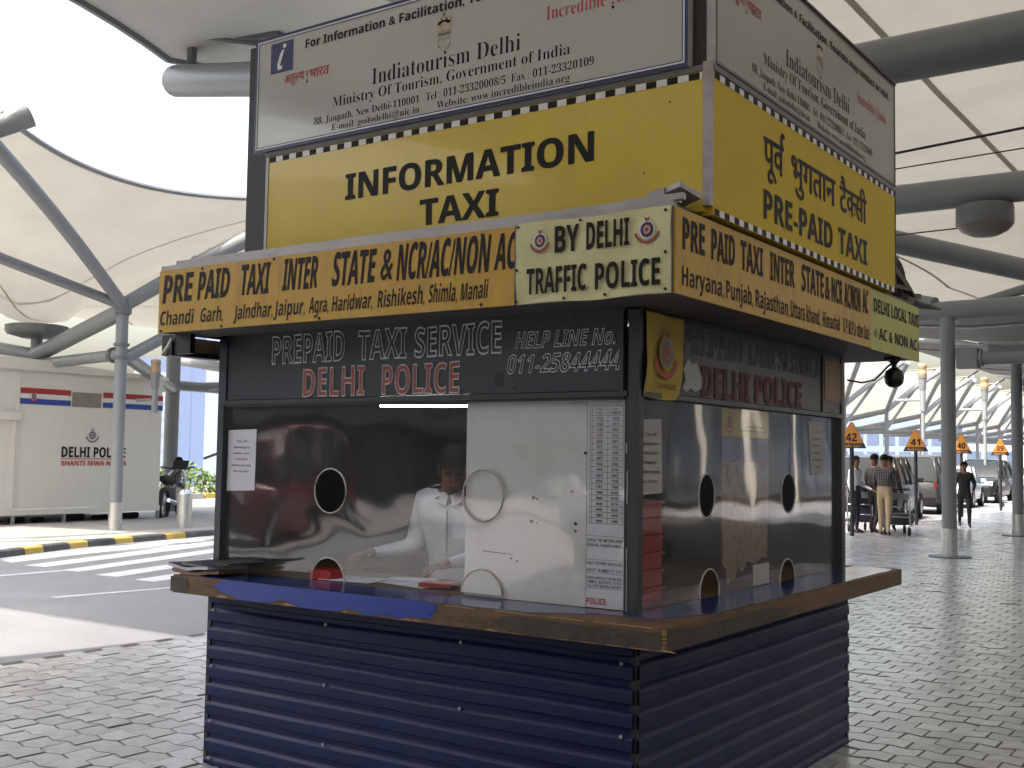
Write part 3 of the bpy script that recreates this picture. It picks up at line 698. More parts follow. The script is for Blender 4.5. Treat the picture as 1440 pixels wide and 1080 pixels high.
# corrugated base, 2.5 x 2.5 m
def profile():
    pr = []; p = .0933; z = .905
    while z > .01:
        for dz, o in ((0, -.008), (-.006, -.008), (-.020, .006), (-.028, .008), (-.070, .009), (-.0775, -.006), (-.086, -.008)):
            if z+dz > .004: pr.append((o, z+dz))
        z -= p
    pr.append((-.007, .002)); return pr
PR = profile()
def corr(nm, a, b, nrm):
    a = Vector(a); b = Vector(b); n = Vector(nrm); mb = MB(); k = 12; rnd = random.Random(len(nm)); P = []
    ph = rnd.random()*6; k = 48; L_ = (b-a).length; dents = [(rnd.uniform(.05, .95), rnd.uniform(.08, .85), rnd.uniform(.03, .09), rnd.uniform(.002, .007)) for _ in range(14)]
    for o, z in PR:
        P.append([a.lerp(b, i/k)+n*(o+.0016*math.sin(i*.33+z*4+ph)-sum(dp*math.exp(-(((i/k-du)*L_)**2+(z-dz_)**2)/(dr*dr)) for du, dz_, dr, dp in dents))+Vector((0, 0, z+.0022*math.sin(i*.21+ph*3+z*9))) for i in range(k+1)])
    mb.grid(P); return mb.build(nm, M['navy'], booth, smooth=True)
corr('corrugated_panel', (-2.485, 0, 0), (-.012, 0, 0), (0, -1, 0))
b = MB()
for x_ in (-2.44, -1.65, -.85, -.06):
    for z_ in (.06, .245, .52, .80): b.lathe([(.008, -.004), (.006, .004)], (x_, -.012, z_), 8, 'y')
b.build('screw', M['bare'], booth)
corr('corrugated_panel', (0, .012, 0), (0, 2.485, 0), (1, 0, 0))
corr('corrugated_panel', (-.012, 2.5, 0), (-2.485, 2.5, 0), (0, 1, 0))
corr('corrugated_panel', (-2.5, 2.485, 0), (-2.5, .012, 0), (-1, 0, 0))
b = MB()
for x, y in ((-.014, .014), (-.014, 2.486), (-2.486, .014), (-2.486, 2.486)): b.box((x-.013, y-.013, .0), (x+.013, y+.013, .905))
b.build('corner_trim', M['slate_dk'], booth)
# counter: ring slab with soft corner
cx0, cx1, cy0, cy1, cz0, cz1 = -2.487, .25, -.25, 2.70, .907, .993
def rr(x0, y0, x1, y1, r, n=5):
    P = []
    for cx, cy, a in ((x1-r, y0+r, 270), (x1-r, y1-r, 0), (x0+r, y1-r, 90), (x0+r, y0+r, 180)):
        for i in range(n+1): t = R(a+90*i/n); P.append((cx+r*math.cos(t), cy+r*math.sin(t)))
    return P
bm = bmesh.new()
def loop(P, z): 
    vs = [bm.verts.new((x, y, z)) for x, y in P]; return [bm.edges.new((vs[i], vs[(i+1) % len(vs)])) for i in range(len(vs))]
e = loop(rr(cx0, cy0, cx1, cy1, .03), cz0)+loop([(-2.0, .5), (-.5, .5), (-.5, 2.0), (-2.0, 2.0)], cz0)
r_ = bmesh.ops.triangle_fill(bm, edges=e, use_beauty=True); 
ex = bmesh.ops.extrude_face_region(bm, geom=[f for f in bm.faces])
bmesh.ops.translate(bm, verts=[v for v in ex['geom'] if isinstance(v, bmesh.types.BMVert)], vec=(0, 0, cz1-cz0))
bmesh.ops.recalc_face_normals(bm, faces=bm.faces)
me = bpy.data.meshes.new('counter'); bm.to_mesh(me); bm.free(); me.materials.append(M['wood'])
counter = bpy.data.objects.new('counter', me); COL.objects.link(counter); counter.parent = booth
bv = counter.modifiers.new('b', 'BEVEL'); bv.width = .006; bv.segments = 2; bv.limit_method = 'ANGLE'
# worn laminate on top with ragged edges (starts 5 mm proud of the wood, not reaching the chipped rim)
rnd = random.Random(5)
def ragged(a, b, n, amp, seed):
    q = random.Random(seed); return [(a+(b-a)*i/n, q.uniform(-amp, amp)) for i in range(n+1)]
top = [(-2.40, -.238)]
for x, d in ragged(-2.3, -.35, 40, .006, 2): top.append((x, -.236+d))
top += [(-.22, -.15), (-.10, -.09), (.02, -.06), (.10, -.10), (.13, -.02), (.19, .12)]
for y, d in ragged(.25, 2.55, 34, .006, 4): top.append((.225+d, y))
top += [(.215, 2.62), (.15, 2.66), (-.02, 2.66), (-.02, .02), (-2.40, .02)]
flat((0, 0, 0), (1, 0, 0), (0, 1, 0), (0, 0, 1), cz1-.001, [top], M['laminate_t'], counter, 'laminate_top', t=.003)
fr = [(-2.10, .9945)]
up = [(-2.10, .9945), (-1.10, .9945), (-.86, .992)]
low = [(-.80, .965), (-.83, .945), (-.80, .930), (-.95, .925), (-.99, .914), (-1.08, .921), (-1.17, .909), (-1.24, .925), (-1.30, .928), (-1.35, .912), (-1.55, .9085), (-1.62, .913), (-1.66, .93), (-1.72, .932), (-1.77, .915), (-1.9, .910), (-2.0, .909), (-2.03, .925), (-2.09, .934), (-2.13, .945), (-2.16, .962), (-2.12, .98)]
flat((0, 0, 0), (1, 0, 0), (0, 0, 1), (0, -1, 0), .2505, [[(-.80, .985)]+low+[(-2.10, .9945), (-.84, .9945)]], M['laminate'], counter, 'laminate_strip', t=.0022)
# chipped pale splinters along lower edge, grimy corner pieces
b = MB()
for x in [-2.14, -1.70, -1.32, -1.0, -.93, -.55, -.42, -.2, -.1, .0, .1, .2]:
    l = rnd.uniform(.03, .10); b.prism([(x, .909), (x+l, .909), (x+l*.8, .909+rnd.uniform(.003, .009)), (x+l*.3, .909+rnd.uniform(.006, .014))], (0, -.2502, 0), (1, 0, 0), (0, 0, 1), (0, -.0012, 0))
for x in [-.75, -.5, -.3, -.05]:
    l = rnd.uniform(.12, .25); b.prism([(x, .988), (x+l, .986), (x+l, .9905), (x, .9925)], (0, -.2502, 0), (1, 0, 0), (0, 0, 1), (0, -.001, 0))
for z in (.925, .94, .955, .97, .98):
    b.obox((.2412, -.2412, z), (.006, -.006, 0), (.006, .006, 0), (0, 0, .0045))
b.build('splinters', M['wood_lt'], counter)
b = MB()
b.prism([(-.42, .912), (.235, .912), (.237, .97), (.12, .976), (-.1, .972), (-.40, .978), (-.52, .95)], (0, -.2503, 0), (1, 0, 0), (0, 0, 1), (0, -.0012, 0))
b.prism([(-2.484, .912), (-2.36, .912), (-2.345, .95), (-2.36, .985), (-2.484, .987)], (0, -.2503, 0), (1, 0, 0), (0, 0, 1), (0, -.0012, 0))
b.prism([(-.24, .912), (.9, .912), (1.0, .94), (.7, .975), (.1, .965), (-.23, .983)], (.2503, 0, 0), (0, 1, 0), (0, 0, 1), (.0012, 0, 0))
b.build('grime_patch', M['wood_dk'], counter)

# frame posts of the windows
b = MB()
b.box((-.048, .003, .994), (-.003, .05, 2.19)); b.build('corner_post', M['slate'], booth)
b = MB(); b.box((-.068, .012, .994), (-.0485, .05, 1.86)); b.box((-.0025, .003, .994), (.0, .040, 2.19)); b.build('inner_post', M['slate_dk'], booth)
b = MB(); b.box((-2.468, .0, .994), (-2.425, .045, 2.19)); b.build('corner_post', M['slate'], booth)
b = MB(); b.box((-.045, 2.40, .994), (0, 2.455, 2.19)); b.build('corner_post', M['slate_dk'], booth)
b = MB(); b.box((-2.468, 2.41, .994), (-2.42, 2.455, 2.19)); b.build('corner_post', M['slate_dk'], booth)
b = MB()
b.box((-.05, -.0015, 1.0), (-.046, .002, 1.25)); b.box((-.05, -.0015, 1.42), (-.045, .002, 1.55)); b.box((-.055, -.002, 1.62), (-.05, .002, 1.66))
b.build('chipped_paint', M['bare'], booth)
# sign fascias (slate boards) above the windows
pnl = MB().box((-2.425, .006, 1.872), (-.0685, .03, 2.30)).build('header_panel', M['slate'], booth)
b = MB(); b.box((-2.425, -.004, 1.846), (-.05, .004, 1.868)); b.box((-.085, -.004, 1.8685), (-.0685, .0055, 2.188)); b.box((-2.425, -.002, 1.8685), (-2.41, .0055, 2.188)); b.build('header_frame', M['slate'], booth)
b = MB(); b.box((-2.425, .004, 1.835), (-.069, .02, 1.8455)); b.build('header_shadow_rail', M['black'], booth)
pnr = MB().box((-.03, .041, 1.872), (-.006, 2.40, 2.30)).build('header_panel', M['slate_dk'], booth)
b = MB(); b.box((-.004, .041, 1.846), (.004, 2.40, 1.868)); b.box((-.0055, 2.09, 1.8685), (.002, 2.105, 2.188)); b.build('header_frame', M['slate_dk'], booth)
b = MB(); b.box((-2.42, 2.42, .994), (-.05, 2.45, 2.30)); b.box((-2.46, .05, .994), (-2.44, 2.41, 2.30)); b.build('rear_wall', M['darkwall'], booth)
b = MB(); b.box((-2.43, .04, 2.10), (-.04, 2.41, 2.13)); b.build('ceiling', M['darkwall'], booth)
b = MB(); b.box((-2.43, .06, .02), (-.06, 2.4, .05)); b.build('floor_sheet', M['darkwall'], booth)
L0 = F(LF, -.004); L0['o'] = (0, .004, 0)
frL = dict(o=(0, .005, 0), u=(1, 0, 0), v=(0, 0, 1), nrm=(0, -1, 0))
frR = dict(o=(-.005, 0, 0), u=(0, 1, 0), v=(0, 0, 1), nrm=(1, 0, 0))
def T(body, fr, u0, u1, v0, h, m, par, **kw): return text(body, fr['o'], fr['u'], fr['v'], fr['nrm'], u0, u1, v0, h, M[m], par, **kw)
T('PREPAID', frL, -2.079, -1.585, 2.046, .138, 'chalk', pnl, outline=.019, wob=.02)
T('TAXI', frL, -1.50, -1.20, 2.046, .138, 'chalk', pnl, outline=.019, wob=.02)
T('SERVICE', frL, -1.155, -.669, 2.046, .134, 'chalk', pnl, outline=.022, wob=.02)
T('DELHI', frL, -1.858, -1.455, 1.879, .134, 'redfade', pnl, bold=.02, wob=.02)
T('DELHI', frL, -1.860, -1.453, 1.878, .136, 'chalk', pnl, outline=.015, bold=.02, wob=.02, off=.002)
T('POLICE', frL, -1.345, -.896, 1.880, .133, 'redfade', pnl, bold=.02, wob=.02)
T('POLICE', frL, -1.347, -.894, 1.879, .135, 'chalk', pnl, outline=.015, bold=.02, wob=.02, off=.002)
T('HELP LINE No.', frL, -.60, -.11, 2.060, .066, 'chalk', pnl, outline=.022, shear=.2, wob=.03)
T('011-25844444', frL, -.645, -.085, 1.955, .078, 'chalk', pnl, outline=.022, shear=.2, wob=.03)
T('PREPAID TAXI SERVICE', frR, .385, 2.071, 2.052, .115, 'chalk_shaded', pnr, outline=.013, wob=.02)
T('DELHI POLICE', frR, .584, 1.781, 1.878, .130, 'red_shaded', pnr, bold=.02, wob=.02)
T('DELHI POLICE', frR, .582, 1.783, 1.877, .132, 'redout_shaded', pnr, outline=.012, bold=.02, wob=.02, off=.002)
flat(**frR, off=.002, polys=[[(.39, 1.90), (.42, 1.94), (.40, 1.98), (.44, 2.03), (.49, 2.01), (.53, 2.02), (.57, 1.97), (.60, 1.95), (.58, 1.91), (.52, 1.89), (.47, 1.905), (.43, 1.885)]], m=M['bare'], parent=pnr, name='peeled_patch')
flat(**frR, off=.003, polys=[rect(2.126, 1.935, 2.385, 2.155)], m=M['tanply'], parent=pnr, name='tan_sheet', t=.003)
for s in ((-.60, 2.13), (-.60, 1.88), (-1.30, 1.886)):
    pass
b = MB()
for x, z in ((-2.41, 2.17), (-.3, 2.17), (-.078, 2.1), (-.6, 1.895), (-2.35, 1.89), (-.073, 2.0)): b.lathe([(.005, -.002), (.005, .001)], (x, -.001+(.004 if x < -.08 else 0), z), 8, 'y')
b.box((-.70, .004, 1.9), (-.66, .0055, 1.96)); b.box((-1.25, .004, 1.885), (-1.21, .0055, 1.905))
b.build('screw', M['black'], booth)
# dark yellow police cloth at the corner
P = []
for j in range(9):
    row = []
    for i in range(9):
        u = i/8; v = j/8
        y = .040+u*.322; z = 2.188-v*(.338+.01*math.sin(u*3)); x = .006+.008*math.sin(u*7+v*3)+.004*math.cos(v*9)
        row.append((x, y+.008*math.sin(v*5), z))
    P.append(row)
fl = MB(); fl.grid(P); flg = fl.build('police_cloth', M['goldflag'], booth, smooth='all', label='dark yellow cloth with police emblem hung at the corner')
frC = dict(o=(.017, 0, 0), u=(0, 1, 0), v=(0, 0, 1), nrm=(1, 0, 0))
emblem(frC, .205, 2.03, .105, flg, back=M['goldflag'], ring=M['navyink'], core=M['redfade'], rib=M['redink2'])
T('DELHI POLICE', frC, .12, .29, 1.885, .022, 'ink', flg, bold=.01)

# ---- windows: acrylic sheets with round cut-outs
def pane(nm, fr, x0, x1, z0, z1, holes, m, par, t=.004, notch=()):
    bm = bmesh.new(); E = []
    def lp(P):
        vs = [bm.verts.new((x, y, 0)) for x, y in P]; return [bm.edges.new((vs[i], vs[(i+1) % len(vs)])) for i in range(len(vs))]
    out = [(x0, z0)]
    for cx, cz, r in sorted(notch):
        a0 = math.asin(max(-1, (z0-cz)/r)); n = 18
        for i in range(n+1):
            a = (math.pi-a0)+(2*a0-math.pi)*i/n
            out.append((cx+r*math.cos(a), cz+r*math.sin(a)))
    out += [(x1, z0), (x1, z1), (x0, z1)]
    E += lp(out)
    for cx, cz, r, rz in holes: E += lp([(cx+r*math.cos(2*math.pi*i/28), cz+rz*math.sin(2*math.pi*i/28)) for i in range(28)])
    bmesh.ops.triangle_fill(bm, edges=E, use_beauty=True)
    ex = bmesh.ops.extrude_face_region(bm, geom=list(bm.faces))
    bmesh.ops.translate(bm, verts=[v for v in ex['geom'] if isinstance(v, bmesh.types.BMVert)], vec=(0, 0, t))
    bmesh.ops.recalc_face_normals(bm, faces=bm.faces)
    o = Vector(fr['o']); u = Vector(fr['u']); v = Vector(fr['v']); n = Vector(fr['nrm'])
    for q in bm.verts: q.co = o+u*q.co.x+v*q.co.y+n*q.co.z
    if u.cross(v).dot(n) < 0: bmesh.ops.reverse_faces(bm, faces=bm.faces)
    me = bpy.data.meshes.new(nm); bm.to_mesh(me); bm.free(); me.materials.append(m)
    ob = bpy.data.objects.new(nm, me); COL.objects.link(ob); ob.parent = par
    def ring(cx, cz, rx, rz, a0=0, a1=360):
        mb = MB(); k = 32
        pts = [o+u*(cx+rx*math.cos(R(a0+(a1-a0)*i/k)))+v*(cz+rz*math.sin(R(a0+(a1-a0)*i/k)))+n*(t*.5) for i in range(k+1)]
        mb.tube(pts, .0036, 6, cap=False); mb.build('hole_rim', M['rim'], ob, smooth=True)
    for cx, cz, r, rz in holes: ring(cx, cz, r, rz)
    for cx, cz, r in notch: 
        a0 = math.degrees(math.asin(max(-1, (z0-cz)/r))); ring(cx, cz, r, r, a0, 180-a0)
    return ob
gl = dict(o=(0, .034, 0), u=(1, 0, 0), v=(0, 0, 1), nrm=(0, -1, 0))
wl = pane('window_pane', gl, -2.425, -.069, .994, 1.836, [(-1.686, 1.425, .103, .106)], M['glass'], booth, notch=[(-1.688, 1.0, .106)])
gr_ = dict(o=(-.034, 0, 0), u=(0, 1, 0), v=(0, 0, 1), nrm=(1, 0, 0))
wr = pane('window_pane', gr_, .041, 2.399, .994, 1.85, [(.695, 1.44, .082, .097), (1.668, 1.435, .096, .10)], M['glassR'], booth, notch=[(.727, 1.015, .10), (1.655, 1.0, .10)])
# scratched second ring lying on the white sheet and backing sheet behind the pane
shL = dict(o=(0, .046, 0), u=(1, 0, 0), v=(0, 0, 1), nrm=(0, -1, 0))
sh = flat(**shL, off=0, polys=[rect(-.878, .996, -.262, 1.842)], m=M['sheet'], parent=booth, name='backing_sheet', t=.004)
sh['label'] = 'white sheet blanking the right half of the street window'
frS = dict(o=(0, .0415, 0), u=(1, 0, 0), v=(0, 0, 1), nrm=(0, -1, 0))
b = MB()
o_ = Vector((0, .029, 0))
for (cx, cz, rx, rz, a0, a1) in ((-.778, 1.43, .108, .112, 0, 360), (-.776, 1.008, .108, .105, 0, 180)):
    pts = [Vector((cx+rx*math.cos(R(a0+(a1-a0)*i/36)), .0295, cz+rz*math.sin(R(a0+(a1-a0)*i/36)))) for i in range(37)]
    b.tube(pts, .0035, 6, cap=False)
    if a1 == 360: b.tube([p+Vector((.006, -.002, .004)) for p in pts], .003, 6, cap=False)
b.build('cover_disc_rim', M['rim'], wl, smooth=True)
b = MB(); b.add([(x, .0285, z) for x, z in disc(-.776, 1.008, .104, .101, 24, 0, 180)], [tuple(range(25))]); b.build('cover_disc', M['sheet'], wl, fix=False)
# marks on the sheet
mk = MB()
for cx, cz, r in ((-.52, 1.43, .012), (-.50, 1.425, .009), (-.53, 1.33, .013), (-.50, 1.325, .006), (-.63, 1.17, .008), (-.60, 1.16, .007), (-.33, 1.46, .010), (-.31, 1.33, .014), (-.31, 1.30, .01), (-.46, 1.045, .004), (-.265, 1.62, .012)):
    q = random.Random(int(cx*1000)); mk.add([(cx+r*q.uniform(.5, 1)*math.cos(a*.9), .0408, cz+r*.7*q.uniform(.5, 1)*math.sin(a*.9)) for a in range(7)], [tuple(range(7))])
mk.add([(-.78, .0408, 1.190), (-.62, .0408, 1.184), (-.62, .0408, 1.187), (-.78, .0408, 1.194)], [(0, 1, 2, 3)])
mk.build('smudge', M['wood_dk'], sh, fix=False)
# notices and the rate list
nt1 = flat(o=(0, .029, 0), u=(1, 0, 0), v=(0, 0, 1), nrm=(0, -1, 0), off=0, polys=[[(-2.415, 1.405), (-2.208, 1.412), (-2.204, 1.722), (-2.414, 1.716)]], m=M['paper'], parent=booth, name='notice', t=.0008)
nt1['label'] = 'white paper notice at the left end of the street window'
fN = dict(o=(0, .028, 0), u=(1, 0, 0), v=(0, 0, 1), nrm=(0, -1, 0))
for i, s_ in enumerate(('You, All', 'passengers', 'carefully check', 'Cab/Dri', 'before leaving', 'the counter')):
    wd = (.08, .12, .125, .09, .14, .12)[i]; T(s_, fN, -2.31-wd/2, -2.31+wd/2, 1.655-.0305*i, .011, 'greyink', nt1)
rt = flat(**shL, off=.0002, polys=[rect(-.259, .998, -.071, 1.840)], m=M['paper'], parent=booth, name='rate_list', t=.003)
rt['label'] = 'printed rate list in two ruled columns beside the corner post'
fR = dict(o=(0, .0425, 0), u=(1, 0, 0), v=(0, 0, 1), nrm=(0, -1, 0))
b = MB(); zt = 1.812; zb = 1.335
def ln(x0, z0, x1, z1): b.add([(x0, .0415, z0), (x1, .0415, z0), (x1, .0415, z1), (x0, .0415, z1)], [(0, 1, 2, 3)])
for x in (-.245, -.236, -.163, -.092): ln(x, zb, x+.0018, zt)
zz = [zt, 1.773]+[1.773-(1.773-zb)*(i+1)/19 for i in range(19)]
for z in zz: ln(-.245, z, -.090, z+.0018)
for z in (1.285, 1.245, 1.19, 1.135, 1.075): ln(-.256, z, -.078, z+.0014)
b.build('ruled_grid', M['lines'], rt, fix=False)
va = '112 160 210 271 324 377 430 481 533 590 641 694 747 798 850 900 950 1001 1050'.split(); vb = '149 211 250 312 365 415 468 510 560 610 662 715 768 820 870 915 965 1010 1080'.split()
T('TOTAL\nFARE', fR, -.222, -.185, 1.795, .010, 'greyink', rt) if False else None
T('TOTAL', fR, -.222, -.186, 1.794, .009, 'greyink', rt); T('FARE', fR, -.217, -.190, 1.779, .009, 'greyink', rt)
T('CAR', fR, -.140, -.115, 1.794, .009, 'greyink', rt); T('NUMBERS', fR, -.152, -.098, 1.779, .010, 'ink', rt)
for i in range(19):
    z = zz[i+1]-.017
    T(va[i], fR, -.215, -.185, z, .0105, 'greyink', rt, bold=.02); T(vb[i], fR, -.143, -.112, z, .0105, 'greyink', rt, bold=.02)
for s_, z, h in (('USING THE METERS AND', 1.262, .013), ('FOR RS. TAXES EVERY', 1.244+.004-.004, .011), ('ANY OTHER VEHICLES', 1.17, .012), ('NOT SUBJECT TO', 1.142, .012), ('WHILE WAITING THE PRE-PAID', 1.112, .011), ('TIMES, BOOKS, YOU', 1.096, .011), ('TILL THEY RETURN AIRPORT', 1.080, .011)):
    T(s_, fR, -.254, -.092, z, h, 'ink', rt, bold=.01)
T('POLICE', fR, -.254, -.165, 1.012, .024, 'redink', rt, serif=False, bold=.03)
rnd = random.Random(9)
nr1 = flat(o=(-.029, 0, 0), u=(0, 1, 0), v=(0, 0, 1), nrm=(1, 0, 0), off=0, polys=[[(.058, 1.455), (.262, 1.46), (.25, 1.765), (.055, 1.757)]], m=M['paper_g'], parent=booth, name='notice', t=.0008)
nr1['label'] = 'grey-looking paper notice on the side window next to the corner'
nr2 = flat(o=(-.029, 0, 0), u=(0, 1, 0), v=(0, 0, 1), nrm=(1, 0, 0), off=0, polys=[[(1.99, 1.525), (2.19, 1.525), (2.17, 1.815), (1.95, 1.815)]], m=M['paper_g'], parent=booth, name='notice', t=.0008)
nr2['label'] = 'paper notice at the far end of the side window'
for par, x in ((nr1, .155), (nr2, 2.075)):
    fq = dict(o=(-.0278, 0, 0), u=(0, 1, 0), v=(0, 0, 1), nrm=(1, 0, 0))
    for i, s_ in enumerate(('You, All', 'passengers', 'check your', 'luggage', 'before going', 'to counter')):
        wd = (.09, .12, .13, .10, .15, .12)[i]; T(s_, fq, x-wd/2, x+wd/2, (1.695 if par is nr1 else 1.755)-.038*i, .013, 'ink', par, bold=.01)
# tourist map poster, torn
fM = dict(o=(-.0475, 0, 0), u=(0, 1, 0), v=(0, 0, 1), nrm=(1, 0, 0))
mp = flat(**fM, off=0, polys=[[(.885, 1.60), (.885, 1.30), (.90, 1.26), (.895, 1.12), (.93, 1.10), (.955, 1.02), (1.0, 1.06), (1.03, 1.03), (1.07, 1.10), (1.12, 1.07), (1.18, 1.12), (1.27, 1.10), (1.36, 1.13), (1.42, 1.12), (1.43, 1.30), (1.445, 1.45), (1.44, 1.60)]], m=M['mappaper'], parent=booth, name='map_poster', t=.001)
mp['label'] = 'stained and torn map poster with yellow and navy heading'
flat(**fM, off=.0012, polys=[rect(.885, 1.708, 1.44, 1.84)], m=M['goldflag'], parent=mp, name='heading')
flat(**fM, off=.0012, polys=[rect(.885, 1.592, 1.44, 1.706)], m=M['navyink'], parent=mp, name='heading')
flat(**fM, off=.0018, polys=[rect(.88, 1.583, 1.445, 1.592), rect(.88, 1.13, .886, 1.583)], m=M['redink2'], parent=mp, name='rule')
emblem(fM, .97, 1.775, .05, mp, back=M['goldflag'])
fM2 = dict(fM); fM2['o'] = (-.0455, 0, 0)
b = MB()
for i in range(6): b.add([(-.0455, .92, 1.688-.016*i), (-.0455, 1.40-.1*rnd.random(), 1.688-.016*i), (-.0455, 1.36, 1.693-.016*i), (-.0455, .92, 1.693-.016*i)], [(0, 1, 2, 3)])
b.build('small_print', M['greyink'], mp, fix=False)
T('DELHI POLICE', fM2, 1.1, 1.4, 1.735, .012, 'ink', mp); T('TOURIST MAP', fM2, 1.15, 1.38, 1.755, .010, 'ink', mp)
flat(o=(-.028, 0, 0), u=(0, 1, 0), v=(0, 0, 1), nrm=(1, 0, 0), off=0, polys=[rect(1.20, 1.0, 1.40, 1.10)], m=M['paper_g'], parent=booth, name='notice', t=.001)

# ---- lower fascia box: boards
b = MB()
b.box((-2.57, -.300, 2.200), (.300, -.285, 2.515)); b.box((.285, -.2845, 2.200), (.300, 2.85, 2.515)); b.box((-2.57, 2.835, 2.2), (.2845, 2.85, 2.5)); b.box((-2.58, -.28, 2.2), (-2.571, 2.83, 2.5))
b.build('fascia_box', M['slate_dk'], booth)
b = MB(); b.box((-2.565, -.284, 2.203), (.284, .0, 2.215)); b.box((.004, .0005, 2.203), (.284, 2.83, 2.215)); b.box((-2.565, 2.46, 2.203), (.003, 2.83, 2.215))
b.build('soffit', M['soffit'], booth)
b = MB(); b.box((-2.56, -.27, 2.52), (.28, 2.83, 2.535)); b.build('fascia_roof', M['slate_dk'], booth)
# tan strut box seen below the left end
b = MB(); b.box((-2.68, -.20, 2.095), (-2.60, 2.6, 2.118)); b.box((-2.68, -.20, 2.1185), (-2.60, -.165, 2.2)); b.box((-2.68, .16, 2.1185), (-2.60, .22, 2.2)); b.box((-2.60, -.19, 2.10), (-2.47, -.16, 2.2)); b.build('side_bracket', M['black'], booth)
b = MB(); b.box((-2.655, -.164, 2.119), (-2.645, .159, 2.2)); b.build('side_panel', M['tanply'], booth)
b = MB(); b.tube([(-2.60, -.18, 2.20), (-2.63, -.19, 2.14), (-2.66, -.2, 2.10)], .018, 8); b.build('cable_clamp', M['galv'], booth, smooth=True)
o1 = MB().box((-2.574, -.310, 2.196), (-.386, -.301, 2.509)).build('painted_board', M['orange_board'], booth, label='orange hand painted board listing northern towns on the street side')
fO = dict(o=(0, -.310, 0), u=(1, 0, 0), v=(0, 0, 1), nrm=(0, -1, 0))
def TW(items, fr, v0, h, m, par, **kw):
    for s_, a, c, *e in items: T(s_, fr, a, c, v0+(e[0] if e else 0), h*(e[1] if len(e) > 1 else 1), m, par, **kw)
def xo(px0, px1):  # helper in board fractions: 0..1 over the measured line
    return px0, px1
L1 = -2.543; W1 = 2.158
def fx(a): return L1+W1*a
# word spans measured along the line (fractions)
TW([('PRE', fx(0), fx(.100)), ('PAID', fx(.122), fx(.225)), ('TAXI', fx(.262), fx(.352)), ('INTER', fx(.395), fx(.497), .002, 1.0), ('STATE', fx(.540), fx(.655), 0, 1.04), ('&', fx(.672), fx(.703), .004, .98), ('NCR/AC/NON', fx(.715), fx(.938), -.004, 1.07), ('AC', fx(.952), fx(.999), -.002, 1.0)],
   fO, 2.345, .140, 'paintink', o1, bold=.022, shear=.10, wob=.02)
L2 = -2.561; W2 = 2.04
def f2(a): return L2+W2*a
TW([('Chandi', f2(0), f2(.124)), ('Garh,', f2(.150), f2(.232)), ('Jalndhar,', f2(.268), f2(.398)), ('Jaipur,', f2(.402), f2(.500)), ('Agra,', f2(.512), f2(.572)), ('Haridwar,', f2(.582), f2(.700)), ('Rishikesh,', f2(.714), f2(.842), 0, 1.08), ('Shimla,', f2(.852), f2(.925), 0, 1.08), ('Manali', f2(.934), f2(1.0), 0, 1.08)],
   fO, 2.232, .068, 'paintink', o1, bold=.014, shear=.10, wob=.03)
b = MB()
for x, z in ((-2.25, 2.497), (-1.75, 2.50), (-.55, 2.492), (-.55, 2.208), (-1.45, 2.206), (-2.1, 2.206), (-2.55, 2.205)): b.lathe([(.007, -.001), (.007, .003)], (x, -.313, z), 8, 'y')
b.build('nail', M['black'], o1)
# white flex banner, gently wavy
P = []
for j in range(11):
    row = []
    for i in range(25):
        u = i/24; v = j/10
        x = -.378+u*.676; z = 2.512-v*.317+.004*math.sin(u*9); d = .0035*math.sin(u*13+v*4)+.004*math.exp(-((u-.12-.2*v)**2+(v-.35)**2)*30)+.002*math.sin(v*11+u*5)
        row.append((x, -.3085-.006-d, z))
    P.append(row)
bn = MB(); bn.grid(P); bnr = bn.build('banner', M['banner'], booth, smooth='all', label='pale flex banner reading BY DELHI TRAFFIC POLICE')
MB().box((-.378, -.3085, 2.196), (.298, -.301, 2.509)).build('banner_board', M['galv'], booth)
fB = dict(o=(0, -.3215, 0), u=(1, 0, 0), v=(0, 0, 1), nrm=(0, -1, 0))
T('BY', fB, -.193, -.085, 2.384, .101, 'ink', bnr, bold=.035); T('DELHI', fB, -.052, .131, 2.384, .101, 'ink', bnr, bold=.035)
T('TRAFFIC', fB, -.322, -.052, 2.231, .099, 'ink', bnr, bold=.035); T('POLICE', fB, -.012, .258, 2.229, .097, 'ink', bnr, bold=.035)
emblem(fB, -.262, 2.437, .047, bnr, core=M['redfade'], rib=M['redfade'], back=M['gapink']); emblem(fB, .205, 2.433, .052, bnr, core=M['redfade'], rib=M['redfade'], back=M['gapink'])
b = MB()
for x, z in ((-.365, 2.50), (-.08, 2.499), (.28, 2.497), (.28, 2.345), (.28, 2.21), (.03, 2.207), (-.15, 2.206), (-.37, 2.206), (-.37, 2.33)): b.lathe([(.006, -.002), (.006, .002)], (x, -.323, z), 8, 'y')
b.build('eyelet', M['black'], bnr)
b = MB(); b.box((-.384, -.3185, 2.196), (-.379, -.3105, 2.512)); b.build('banner_cord', M['steel_dk'], booth)
